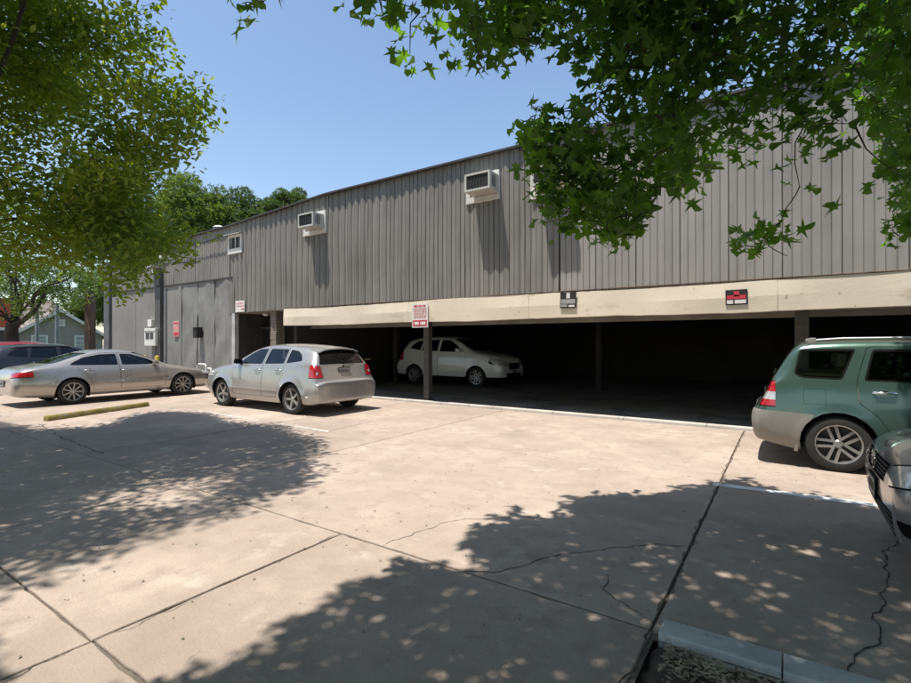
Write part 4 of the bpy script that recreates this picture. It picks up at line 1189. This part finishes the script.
for s in (1, -1):   # clear inner lens on each tail lamp, bumper reflectors
    xx = S['ray_x'](s * .76, .90, -1)
    MB().lathe([(-.012, .001), (-.012, .03), (-.004, .042)], 16, axis='x', cx=xx, cy=s * .765, cz=.89).build('reversing_lens', M_LAMPW, hb, smooth=40)
    xx = S['ray_y'](-1.82, .40, s)
    MB().box(-1.88, -1.76, min(xx, xx + s * .012), max(xx, xx + s * .012), .385, .415).build('side_reflector', M_SIGNW, hb, bevel=.003)
place(hb, -10.2, 7.72, math.pi, label='silver four-door hatchback with red tail lamps parked beside the garage opening')

# champagne saloon, nose to the wall
S = rescale(sedan(M_CHAMP, dims=(4.88, 1.84, 1.385), rear=-2.48, axles=(1.38, -1.335)), .953, 1, .955)
sd = make_car('sedan_car', S)
plate(S, sd, 0, .56, -1)
place(sd, -15.78, 6.24, math.pi / 2, label='grey champagne sedan parked nose to the grey wall beside the yellow wheel stop')

# green estate car
S = wagon(M_GREEN, bands=[('rear_bumper', [(-3, .1), (-1.54, .1), (-1.52, .60), (-1.50, .675), (-3, .735)], 'y', M_CLAD),
                          ('sill_cladding', [(.9, .1), (.9, .42), (-.9, .42), (-.9, .1)], 'y', M_CLAD)],
          handle_mat=M_CHROME, seat_mat=M_SEATB, seal=.022, seats=[(.15, .36, .5), (.15, -.36, .5), (-.93, 0, 1.2)], seat_z=.56, liner=principled('beige_trim', (.26, .23, .17), .9))
for q in (1, -1):
    S['caps'] += [('clear_lens', [(q * .705, .83), (q * .705, .93), (q * .97, .93), (q * .97, .83)], 'x', M_LAMPW, lambda f: f.calc_center_median().x < -1.90, None, .0045)]
gw = make_car('estate_car', S)
for s in (1, -1):
    zr = S['ray_z'](-.6, s * .58)
    rl = MB(); rl.tube([(x, s * .60, S['ray_z'](x, s * .60) + d) for x, d in ((.10, .0), (.0, .035), (-.6, .045), (-1.2, .045), (-1.50, .04))], .016, 8)
    r_ = rl.build('roof_rail', M_GALV, gw, smooth=50)
    for x in (-1.50, 0.02):
        z = S['ray_z'](x, s * .60)
        MB().hexa([(x - .055, s * .60 - .03, z - .01), (x + .05, s * .60 - .03, z - .01), (x + .05, s * .60 + .03, z - .01), (x - .055, s * .60 + .03, z - .01),
                   (x - .035, s * .60 - .022, z + .075), (x + .035, s * .60 - .022, z + .075), (x + .035, s * .60 + .022, z + .075), (x - .035, s * .60 + .022, z + .075)]).build('rail_foot', M_CLAD, r_, bevel=.012, smooth=50)
    y = S['ray_y'](-1.6, .5, s)
    MB().hexa([(-1.70, s * .62, .20), (-1.66, s * .62, .20), (-1.66, s * .84, .20), (-1.70, s * .84, .20),
               (-1.66, s * .62, .47), (-1.62, s * .62, .47), (-1.62, s * .852, .47), (-1.66, s * .852, .47)]).build('mud_flap', M_CLAD, gw, bevel=.008)
pts = [(S['ray_x'](y, z, -1) - .03, y, z) for y, z in ((0, 1.12), (.2, 1.13), (.42, 1.17))]
MB().tube(pts, .012, 6).build('rear_wiper', M_TRIM, gw)
MB().box(-1.80, -1.20, -.58, .58, 1.13, 1.17).build('cargo_cover', M_SEATB, gw, bevel=.015)
plate(S, gw, 0, .86, -1)
place(gw, 1.79, 8.28, 0, label='green estate car with roof rails and grey bumper parked at the garage front')

# slate saloon, only the nose reaches into view
ALT = [list(r) for r in SEDAN]
for i, (zs, zr, zt) in enumerate(((.60, .68, .72), (.72, .79, .82), (.82, .88, .91), (.89, .945, .98))):
    ALT[i][3], ALT[i][4], ALT[i][5] = zs, zr, zt
ALT[0][2] = .44
ALT[0][6:10] = [.62, .72, .68, .56]; ALT[1][6:10] = [.76, .84, .80, .64]
S = sedan(M_GREYCAR, cage=ALT, dims=(4.80, 1.80, 1.46), rear=-2.42, rim='five', axles=(1.42, -1.36))
S['caps'] = [c for c in S['caps'] if c[0] not in ('grille', 'headlight')] + [
    ('headlight', [(s * .50, .60), (s * .44, .74), (s * .93, .86), (s * .93, .68)], 'x', M_LAMPW, lambda f: f.calc_center_median().x > 1.8, 'lamp_seal', .003) for s in (1, -1)] + [
    ('grille', [(-.36, .60), (.36, .60), (.42, .735), (-.42, .735)], 'x', M_TRIM, FRONT, None, -.012),
    ('lower_grille', [(-.55, .28), (.55, .28), (.60, .46), (-.60, .46)], 'x', M_TRIM, FRONT, None, -.012),
    ('fog_lamp', [(.66, .34), (.66, .44), (.80, .44), (.80, .34)], 'x', M_TRIM, FRONT, None, -.006),
    ('fog_lamp', [(-.66, .34), (-.66, .44), (-.80, .44), (-.80, .34)], 'x', M_TRIM, FRONT, None, -.006)]
ns = make_car('saloon_car', S)
for z0, z1, hw in ((.60, .735, .36), (.28, .46, .54)):
    k = 5 if hw < .5 else 5
    for q in range(1, k):
        z = z0 + (z1 - z0) * q / k
        m = MB(); prev = None
        ys = [hw * t / 6 for t in range(-6, 7)]
        m.tube([(S['ray_x'](y, z, 1) - .006, y, z) for y in ys], .006, 6)
        m.build('grille_bar', M_DGREY, ns)
# emblem: ring with a bar on the nose
xx = S['ray_x'](0, .70, 1)
b_ = MB()
ringp = [(xx + .012, .062 * math.cos(a), .69 + .062 * math.sin(a)) for a in [2 * math.pi * k / 24 for k in range(25)]]
b_.tube(ringp, .009, 6, cap=False)
b_.box(xx + .004, xx + .02, -.085, .085, .678, .702)
b_.build('nose_emblem', M_CHROME, ns, smooth=40)
plate(S, ns, 0, .50, 1)
place(ns, 2.93, 4.78, math.pi, label='slate grey saloon nose with round emblem parked in front of the green estate car')

# white crossover inside the garage, facing +X
S = hatch(M_WHITECAR, dims=(4.50, 1.86, 1.76), tyre=.345, arch=.40, rim='double', flare=.018, level=2, axles=(1.32, -1.32))
rescale(S, 1.02, 1, 1.21)
S['mouldings'] = []
S['mirror_mat'] = M_WHITECAR
S['bands'] = [('sill_cladding', [(3, .1), (3, .36), (-3, .36), (-3, .1)], 'y', M_TRIM)]
kv = make_car('crossover_car', S)
plate(S, kv, 0, .56, 1)
place(kv, -9.95, 15.0, 0, .05, label='white crossover car parked inside the dark garage')

# black hatchback next to the sedan
S = hatch(M_NAVY, dims=(4.30, 1.80, 1.53), rear=-2.15, level=2, rim='six', mirror_mat=M_NAVY)
sv = make_car('black_hatchback', S)
plate(S, sv, 0, .93, -1)
for s in (1, -1):
    MB().tube([(x, s * .60, S['ray_z'](x, s * .60) + d) for x, d in ((.1, 0), (.0, .035), (-.6, .04), (-1.3, .035), (-1.45, .0))], .016, 6).build('roof_rail', M_DGREY, sv)
place(sv, -20.2, 6.3, math.pi / 2, label='black hatchback with roof rails parked next to the champagne sedan')

# red car further along, and a black one on the street
S = rescale(hatch(M_REDCAR, level=2, rim='six', dims=(4.4, 1.82, 1.62)), 1, 1, 1.08)
S['doors'] = []
rc = make_car('red_car', S)
place(rc, -26.2, 7.3, math.pi / 2, label='red car showing only its roof behind the black hatchback')
S = rescale(hatch(M_NAVY, level=2, rim='six', dims=(4.6, 1.85, 1.74)), 1.03, 1, 1.19)
S['doors'] = []
bc = make_car('dark_car', S)
place(bc, -29.2, 6.0, math.pi / 2, label='dark car with grey roof standing under the distant tree trunk')

# ------------------------------------------------------------------ trees
def in_polys(px, py, poly):
    c = np.zeros(px.shape, bool); j = len(poly) - 1
    for i in range(len(poly)):
        xi, yi = poly[i]; xj, yj = poly[j]
        k = ((yi > py) != (yj > py)) & (px < (xj - xi) * (py - yi) / (yj - yi + 1e-9) + xi)
        c ^= k; j = i
    return c
SY, CY = math.sin(YAW), math.cos(YAW)
def project(P):
    d = -SY * P[:, 0] + CY * P[:, 1]; l = CY * P[:, 0] + SY * P[:, 1]
    dd = np.where(d > .05, d, 1e9)
    return 455.5 + 491 * l / dd, 343 - 491 * (P[:, 2] - EYE) / dd, d
def keep(P, view, shadow, jit=0):
    """crown envelope: where this tree's foliage reaches, and where its shade falls"""
    x, y, d = project(P)
    if np.ndim(jit): x = x + jit[:, 0]; y = y + jit[:, 1]
    vis = (d > .05) & (x > -15) & (x < 926) & (y > -15) & (y < 698)
    ok = ~vis | in_polys(x, y, view)
    ok &= (np.linalg.norm(P - np.array([0, 0, EYE]), axis=1) > 1.9)
    if shadow is not None:
        t = P[:, 2] / -LIGHT.z
        G = P + np.outer(t, np.array(LIGHT)); G[:, 2] = 0
        x, y, d = project(G)
        if np.ndim(jit): x = x + jit[:, 2]; y = y + jit[:, 3] * .5
        vis = (d > .3) & (x > -10) & (x < 921) & (y > 343) & (y < 693)
        ok &= ~vis | in_polys(x, y, shadow)
    return ok

def leaf_outline(kind):
    if kind == 'oak':
        n = 14; V = [(0, 0, 0)]
        for k in range(n):
            a = -math.pi / 2 + 2 * math.pi * k / n
            if k == 0: rr = .50
            elif k % 2: rr = .34 if k in (1, 13) else .30
            else: rr = {2: .72, 4: .98, 6: .90, 8: .90, 10: .98, 12: .72}[k]
            if k == 7: rr = .98
            V.append((rr * math.cos(a) * .86, rr * math.sin(a), .24 * rr * rr * (1 if k % 2 == 0 else .3) * (-1 if k % 4 == 0 else 1)))
        F = [(0, 1 + k, 1 + (k + 1) % n) for k in range(n)]
    elif kind == 'oval':
        V = [(0, -1, 0), (.44, -.15, .10), (.32, .55, .05), (0, 1, -.10), (-.32, .55, .05), (-.44, -.15, .10)]
        F = [(0, 1, 5), (1, 2, 4), (1, 4, 5), (2, 3, 4)]
    else:   # small spray of leaves for distant crowns
        V = []; F = []
        for a in (0, 1.9, 4.0):
            c, s = math.cos(a), math.sin(a); b = len(V)
            V += [(0, 0, 0), (.35 * c - .25 * s, .35 * s + .25 * c, .15), (c, s, -.05), (.35 * c + .25 * s, .35 * s - .25 * c, .1)]
            F += [(b, b + 1, b + 2), (b, b + 2, b + 3)]
    return np.array(V, float), np.array(F, int)

def frames(n, rs, flat=.55):
    """random leaf bases, leaning towards horizontal"""
    nz = rs.normal(size=(n, 3)); nz[:, 2] = np.abs(nz[:, 2]) + flat
    nz /= np.linalg.norm(nz, axis=1)[:, None]
    t = rs.normal(size=(n, 3)); t[:, 2] -= .5
    u = np.cross(nz, t); u /= np.linalg.norm(u, axis=1)[:, None] + 1e-9
    w = np.cross(nz, u)
    return u, -w, nz
def leaf_mesh(name, P, size, kind, mat, fr):
    V, F = leaf_outline(kind); n = len(P); u, w, z = fr
    A = P[:, None, :] + size[:, None, None] * (V[None, :, 0:1] * u[:, None, :] + V[None, :, 1:2] * w[:, None, :] + V[None, :, 2:3] * z[:, None, :])
    A = A.reshape(-1, 3); T = (F[None] + (np.arange(n) * len(V))[:, None, None]).reshape(-1, 3)
    me = bpy.data.meshes.new(name)
    me.vertices.add(len(A)); me.vertices.foreach_set('co', A.ravel())
    me.loops.add(T.size); me.loops.foreach_set('vertex_index', T.ravel().astype(np.int32))
    me.polygons.add(len(T)); me.polygons.foreach_set('loop_start', np.arange(0, T.size, 3, dtype=np.int32))
    me.update(calc_edges=True); me.materials.append(mat)
    return me

def limb(m, a, b, r0, r1, rs, n=7, sag=.0, wob=.12):
    a, b = np.array(a, float), np.array(b, float); L = np.linalg.norm(b - a); pts = []
    w = rs.normal(size=3) * wob * L * .5; w2 = rs.normal(size=3) * wob * L * .3
    for k in range(n + 1):
        t = k / n
        p = a + (b - a) * t + w * math.sin(math.pi * t) + w2 * math.sin(2 * math.pi * t)
        p[2] += sag * L * math.sin(math.pi * t)
        pts.append(p)
    m.tube(pts, [r0 + (r1 - r0) * (k / n) ** .8 for k in range(n + 1)], 7 if r0 > .03 else 4, cap=False)
    return np.array(pts)

def grow(root, base, fork, clusters, env, rs, trunk_r, nlimb, hide=None):
    """trunk, limbs towards the leaf masses, a twig into every cluster"""
    m = MB(); tr = MB()
    bz = np.array(base, float); fk = np.array(fork, float)
    pts = [bz + (0, 0, -.15), bz + (0, 0, .05)] + [bz + (fk - bz) * t + np.array((.06 * math.sin(t * 5), .05 * math.cos(t * 4), 0)) for t in (.12, .3, .55, .8, 1)]
    tr.tube(pts, [trunk_r * q for q in (1.7, 1.45, 1.12, 1.0, .92, .85, .75)], 14)
    tr.build('trunk', M_BARK, root, smooth=60)
    top_ = np.array(pts[-1])
    idx = rs.permutation(len(clusters))
    ch = [clusters[idx[0]]]
    for _ in range(nlimb - 1):       # well spread limb ends
        d = np.min([np.linalg.norm(clusters - c, axis=1) for c in ch], axis=0)
        ch.append(clusters[np.argmax(d * rs.uniform(.75, 1, len(d)))])
    nodes = [np.array([top_])]
    for c in ch:
        e = top_ + (c - top_) * .93
        if env is not None and not env(np.array([top_ + (e - top_) * t for t in (.5, .7, .85, 1.0)])): continue
        if hide is not None:
            W_ = np.array([top_ + (e - top_) * t + np.array([0, 0, .2 * np.linalg.norm(e - top_) * math.sin(math.pi * t)]) for t in np.linspace(.2, 1, 9)]) + hide
            vx, vy, vd = project(W_)
            if ((vd > .2) & (vx > -5) & (vx < 916) & (vy > -5)).sum() > 1: continue
        nodes.append(limb(m, top_, e, trunk_r * .22, .008, rs, 12, .20, .10)[2:])
    nodes = np.concatenate(nodes)
    order = np.argsort([np.min(np.linalg.norm(nodes - c, axis=1)) for c in clusters])
    buf = np.full((len(nodes) + len(clusters), 3), 1e6); n = len(nodes); buf[:n] = nodes
    for k in order:                   # every cluster hangs on the nearest twig or limb already there
        c = clusters[k]
        d = np.linalg.norm(buf[:n] - c, axis=1); q = np.argmin(d)
        if .05 < d[q] < 1.6 and rs.rand() < (.95 if hide is not None else .6) and (env is None or env(np.array([(buf[q] + c) / 2, buf[q] * .25 + c * .75, c, buf[q]]))):
            limb(m, buf[q], c, .005 + .005 * d[q], .003, rs, 3, .03, .14)
        buf[n] = c; n += 1
    m.build('branches', M_BARK, root, smooth=60, fix=False)

# ---- big oak over the lot: its trunk stands in the planting bed to the right of the camera
VIEW_R = [(234, -30), (240, 6), (254, 26), (270, 22), (282, 4), (300, -16), (330, -16), (343, 18), (358, 34), (372, 44), (385, 36), (396, 62), (408, 86), (420, 78), (436, 60), (452, 84), (470, 62), (488, 66), (505, 66), (522, 46), (545, 56), (566, 74), (590, 70), (588, 98), (566, 108),
          (540, 100), (515, 112), (503, 134), (512, 152), (530, 168), (536, 200), (556, 236), (580, 228), (600, 236), (626, 248), (642, 232), (652, 200), (664, 176), (676, 196), (690, 202), (700, 176), (735, 160), (768, 164),
          (790, 186), (770, 212), (726, 240), (736, 260), (768, 254), (792, 264), (806, 222), (830, 204), (848, 190), (868, 212), (880, 190), (893, 236), (912, 252), (940, 256), (940, -30)]
SHADE_R = [(120, 700), (232, 655), (262, 640), (268, 628), (300, 612), (345, 590), (352, 575), (392, 576), (386, 560), (408, 556), (470, 572), (488, 556), (464, 548), (458, 535), (490, 522), (510, 508), (545, 524), (570, 512), (565, 500), (612, 494), (640, 500), (690, 488), (742, 480),
           (775, 496), (800, 492), (870, 510), (930, 515), (930, 705)]
M_OAK = leafmat('oak_leaf', (0.036, 0.080, 0.018), (0.125, 0.225, 0.040), (2.2, 2.5, .6), .9)
rs = np.random.RandomState(11)
oak = empty('oak_tree', (3.3, 1.3, -.05)); tag(oak, 'large oak with lobed dark green leaves hanging over the lot and beam', 'tree')
C = np.column_stack([rs.uniform(-4.2, 8.5, 40000), rs.uniform(-5.0, 6.4, 40000), rs.uniform(2.2, 7.4, 40000)])
# crown is a broad lumpy dome: thin out by a few random lumps
lump = np.column_stack([rs.uniform(-4, 8, 70), rs.uniform(-5, 6.2, 70), rs.uniform(2.6, 7.2, 70)])
dl = np.min(np.linalg.norm((C[:, None] - lump[None]) * np.array([1, 1, 1.5]), axis=2), axis=1)
C = C[(dl < 1.45)]
out = C[:, 2] > 2.9; px_, py_, d_ = project(C); inv = (d_ > .2) & (px_ > 0) & (px_ < 911) & (py_ > 0)
C = C[(out | inv) & keep(C, VIEW_R, SHADE_R)]
dist = np.linalg.norm(C - np.array([0, 0, EYE]), axis=1)
seen = (project(C)[2] > .3) & (project(C)[0] > -80) & (project(C)[1] > -250)
C = C[rs.rand(len(C)) < np.where(seen, .55, .6)]
px_, py_, d_ = project(C)
C = C[~((d_ > .3) & (px_ > 560) & (py_ > 95) & (rs.rand(len(C)) < .55))][:3000]
hi = np.column_stack([rs.uniform(-4.2, 6.5, 30000), rs.uniform(-3.0, 5.6, 30000), rs.uniform(4.7, 7.6, 30000)])  # leaf masses above the view, added to make the ground shade more solid
px_, py_, d_ = project(hi)
hi = hi[(d_ < .3) | (py_ < -25) | (px_ > 930)]
hl = np.column_stack([rs.uniform(-4, 6, 105), rs.uniform(-2, 5.4, 105), rs.uniform(4.9, 7.4, 105)])
hi = hi[np.min(np.linalg.norm((hi[:, None] - hl[None]) * np.array([1, 1, 1.4]), axis=2), axis=1) < .95]
hi = hi[keep(hi, VIEW_R, SHADE_R)][:3100]
print('hi', len(hi))
C = np.concatenate([C, hi])
# sprays that hang lowest in front of the siding
extra = []
for (qx, qy, t, n, sp) in ((520, 135, 4.6, 7, .10), (545, 175, 4.5, 16, .2), (575, 205, 4.4, 16, .22), (552, 170, 4.4, 16, .11), (560, 200, 4.5, 14, .12), (600, 150, 4.7, 16, .25), (625, 215, 4.3, 12, .18), (620, 110, 4.6, 14, .28), (690, 150, 4.6, 12, .28), (680, 185, 4.5, 7, .12),
                       (760, 250, 4.6, 9, .14), (735, 250, 4.6, 3, .07), (790, 220, 4.6, 7, .14), (820, 160, 4.4, 14, .3), (845, 180, 4.3, 8, .18), (890, 200, 4.2, 16, .26), (905, 235, 4.2, 10, .16), (860, 90, 4.5, 16, .4), (780, 90, 4.8, 16, .4),
                       (700, 70, 4.8, 18, .45), (620, 40, 4.6, 16, .4), (540, 30, 4.4, 16, .3), (480, 35, 4.3, 14, .25), (420, 30, 4.1, 14, .22), (410, 70, 4.1, 7, .1), (370, 25, 4.0, 8, .12), (455, 70, 4.2, 7, .12), (258, 8, 3.0, 10, .09), (245, -8, 3.0, 8, .09)):
    p = from_eye(qx, qy, t)
    for _ in range(n): extra.append(np.array(p) + rs.normal(size=3) * sp)
lob = [from_eye(a, b, t) for a, b, t in zip(rs.uniform(340, 920, 105), rs.uniform(-40, 1, 105) + 260 * rs.rand(105) ** 1.7, rs.uniform(3.6, 6.0, 105))]
for c in lob:
    for _ in range(16): extra.append(np.array(c) + rs.normal(size=3) * .30)
extra = np.array(extra)
extra = extra[keep(extra, VIEW_R, SHADE_R)]
C = np.concatenate([C, extra])
def spray(C, lo, hi, sd, view, shade, jp):
    P = []; J = []
    for c in C:
        k = rs.randint(lo, hi); P.append(c + rs.normal(size=(k, 3)) * np.array(sd)); J.append(np.repeat(rs.normal(size=(1, 4)) * jp, k, 0))
    P = np.concatenate(P); return P[keep(P, view, shade, np.concatenate(J))]
P = spray(C, 9, 15, [.16, .16, .12], VIEW_R, SHADE_R, 7)
fr = frames(len(P), rs, .35); size = rs.uniform(.062, .116, len(P))
px_, py_, d_ = project(P)
vis = (d_ > .5) & (px_ > 0) & (px_ < 911) & (py_ > 0) & (py_ < 683)
app = np.where(vis, size / np.maximum(d_, .1) * (1 + .5 * (py_ > 120)), 0)
big = np.argsort(-app)[:300]
rest = np.ones(len(P), bool); rest[big] = False
crown = link('crown', leaf_mesh('crown', P[rest] - np.array(oak.location), size[rest], 'oak', M_OAK, tuple(f[rest] for f in fr)), None, oak); tag(crown, kind='stuff')
lm = leaf_mesh('leaf', np.zeros((1, 3)), np.ones(1), 'oak', M_OAK, (np.array([[1., 0, 0]]), np.array([[0, 1., 0]]), np.array([[0, 0, 1.]])))
for k in big:
    o = link('leaf', lm, None, oak)
    M = Matrix((( fr[0][k][0], fr[1][k][0], fr[2][k][0], 0), (fr[0][k][1], fr[1][k][1], fr[2][k][1], 0), (fr[0][k][2], fr[1][k][2], fr[2][k][2], 0), (0, 0, 0, 1)))
    o.matrix_local = Matrix.Translation(Vector(P[k]) - oak.location) @ M @ Matrix.Scale(float(size[k]), 4)
off = np.array(oak.location)
grow(oak, (0, 0, 0), (-.25, .2, 3.0), C - off, lambda Q: keep(Q + off, VIEW_R, SHADE_R).mean() > .8, rs, .27, 60, off)
print('oak', len(C), len(P))

# ---- tree on the left, trunk just outside the picture
VIEW_L = [(-30, -30), (290, -30), (276, 12), (262, 24), (252, 8), (243, 34), (226, 44), (216, 50), (222, 76), (224, 92), (212, 104), (216, 128), (214, 152), (204, 168), (186, 160), (166, 176), (146, 184), (142, 205), (156, 214),
          (192, 226), (206, 248), (200, 268), (184, 270), (165, 258), (152, 270), (150, 296), (128, 300), (106, 296), (104, 270), (88, 262), (66, 276), (46, 270), (20, 276), (-30, 270)]
SHADE_L = [(-20, 592), (30, 585), (66, 574), (80, 560), (130, 546), (176, 530), (232, 518), (246, 502), (268, 500), (292, 488), (322, 478), (296, 466), (336, 452), (322, 440), (292, 438), (286, 428), (235, 424), (196, 414), (150, 412), (108, 428), (46, 430), (-20, 424)]
M_LEFT = leafmat('left_tree_leaf', (0.110, 0.185, 0.036), (0.34, 0.35, 0.052), (1.9, 2.0, .55), .6)
rs = np.random.RandomState(5)
lt = empty('shade_tree', (-11.2, .9, 0)); tag(lt, 'tall leafy tree with yellow-green crown over the parked sedan', 'tree')
C = np.column_stack([rs.uniform(-16.5, -3.8, 60000), rs.uniform(-3.5, 7.0, 60000), rs.uniform(2.8, 10.5, 60000)])
lump = np.column_stack([rs.uniform(-16, -4, 170), rs.uniform(-3, 6.5, 170), rs.uniform(3.0, 10, 170)])
dl = np.min(np.linalg.norm((C[:, None] - lump[None]) * np.array([1, 1, 2.0]), axis=2), axis=1)
C = C[dl < .80 + .25 * (C[:, 0] < -8.5)]
C = C[keep(C, VIEW_L, SHADE_L)]
px_, py_, d_ = project(C)
seen = (d_ > .5) & (px_ > -60) & (px_ < 300) & (py_ > -60)
prob = np.where(seen, 1.0, .5)
C = C[rs.rand(len(C)) < prob]
C = C[rs.permutation(len(C))][:3300]
fill = []
for (qx, qy) in ((20, 40), (70, 20), (120, 60), (180, 30), (205, 70), (40, 110), (95, 120), (150, 110), (195, 120), (20, 180), (70, 190), (120, 180), (165, 170), (15, 235), (55, 245), (95, 232), (135, 240), (175, 245), (120, 270), (150, 265), (35, 255), (10, 210), (75, 225), (110, 215)):
    for t in (7.5, 8.6, 9.8, 11.2, 12.6):
        p = np.array(from_eye(qx + rs.uniform(-16, 16), qy + rs.uniform(-12, 12), t + rs.uniform(-.5, .5)))
        if p[2] > 9.5: continue
        for _ in range(11): fill.append(p + rs.normal(size=3) * np.array([.42, .42, .22]))
fill = np.array(fill)
fill = fill[keep(fill, VIEW_L, SHADE_L)]
print('fill', len(fill))
hi = np.column_stack([rs.uniform(-16, -3.8, 40000), rs.uniform(-3, 5.5, 40000), rs.uniform(4.5, 10.5, 40000)])  # out-of-view leaf masses, put in to thicken this tree's ground shadow
px_, py_, d_ = project(hi); hi = hi[(d_ < .3) | (py_ < -30) | (px_ < -20)]
hl = np.column_stack([rs.uniform(-15, -4, 110), rs.uniform(-2, 5, 110), rs.uniform(5, 10, 110)])
hi = hi[np.min(np.linalg.norm((hi[:, None] - hl[None]) * np.array([1, 1, 1.4]), axis=2), axis=1) < .95]
hi = hi[keep(hi, VIEW_L, SHADE_L)][:1300]
C = np.concatenate([C, fill, hi])
C = C[np.linalg.norm(C - np.array([0, 0, EYE]), axis=1) > 6.3]
P = spray(C, 28, 44, [.21, .21, .12], VIEW_L, SHADE_L, 13)
crown = link('crown', leaf_mesh('crown', P - np.array(lt.location), rs.uniform(.040, .070, len(P)), 'oval', M_LEFT, frames(len(P), rs, .5)), None, lt); tag(crown, kind='stuff')
grow(lt, (0, 0, 0), (.3, .3, 2.7), C - np.array(lt.location), lambda Q: keep(Q + np.array(lt.location), VIEW_L, SHADE_L).mean() > .8, rs, .24, 16)
print('left', len(C), len(P))

def far_tree(name, lab, loc, h, rad, n, leaf, mat, seed, trunk_r=.25, fork=.4, sq=.8, group=None):
    rs = np.random.RandomState(seed)
    t = empty(name, loc); tag(t, lab, 'tree', group)
    L = []
    k = 34
    cz = h - rad * sq
    for _ in range(k):
        v = rs.normal(size=3); v /= np.linalg.norm(v); v *= rs.uniform(.45, .95)
        L.append(np.array([v[0] * rad, v[1] * rad, cz + v[2] * rad * sq]))
    L = np.array(L); P = []
    for c in L:
        q = rs.normal(size=(n // k, 3)); q *= (rs.uniform(.5, 1, (n // k, 1)) ** .5) / np.linalg.norm(q, axis=1)[:, None]
        P.append(c + q * rad * np.array([.36, .36, .28]) * rs.uniform(.7, 1.25))
    P = np.concatenate(P)
    crown = link('crown', leaf_mesh('crown', P, rs.uniform(.7, 1.3, len(P)) * leaf, 'spray', mat, frames(len(P), rs, .3)), None, t); tag(crown, kind='stuff')
    grow(t, (0, 0, 0), (rs.uniform(-.3, .3), rs.uniform(-.3, .3), h * fork), L, None, rs, trunk_r, 9)
    return t
M_FAR = leafmat('far_tree_leaf', (0.045, 0.075, 0.028), (0.105, 0.145, 0.052), (1.3, 1.5, .5), .35)
M_FAR2 = leafmat('far_tree_leaf_bright', (0.075, 0.115, 0.03), (0.15, 0.20, 0.05), (1.4, 1.6, .5), .35)
G_ = 'trees rising behind the roof'
for (qx, dep, topy, rad, lab, mat, sd) in (
        (140, 40, 168, 4.6, 'dark green tree rising behind the roof vent, tallest of the background trees', M_FAR, 21),
        (192, 37, 180, 3.3, 'mid green tree behind the roof edge just left of the open sky', M_FAR2, 22),
        (222, 39, 186, 3.0, 'rounded green tree behind the roof edge above the small window', M_FAR, 23),
        (258, 44, 196, 2.6, 'low grey-green treetop over the roof edge between two taller trees', M_FAR, 24),
        (296, 46, 190, 2.7, 'grey-green treetop over the roof edge nearest the air conditioner', M_FAR, 25)):
    p = from_eye(qx, topy, dep)
    far_tree('background_tree', lab, (p.x, p.y, 0), p.z, rad, 9000, .17, mat, sd, group=G_)
p = from_eye(90, 290, 75); far_tree('background_tree', 'bright green tree behind the bungalow roof', (p.x, p.y, 0), p.z, 3.6, 6000, .25, M_FAR2, 31)
p = from_eye(110, 262, 60); far_tree('background_tree', 'dark tree beyond the left corner of the grey building', (p.x, p.y, 0), p.z, 4.2, 6000, .22, M_FAR, 32)
p = from_eye(12, 343, 25); dt = far_tree('forked_tree', 'dark forked trunk tree behind the black people carrier', (p.x, p.y, 0), 9.2, 4.2, 9000, .13, M_FAR2, 33, trunk_r=.33, fork=.28)
m = MB(); rs = np.random.RandomState(3)
limb(m, (0, 0, 2.4), (1.6, .9, 4.4), .17, .07, rs, 8, -.12); limb(m, (1.0, .5, 3.4), (3.2, 1.6, 5.0), .09, .03, rs, 8, .1); limb(m, (0, 0, 2.4), (-.8, .3, 5.0), .2, .06, rs, 8)
m.build('fork', M_BARK, dt, smooth=60, fix=False)
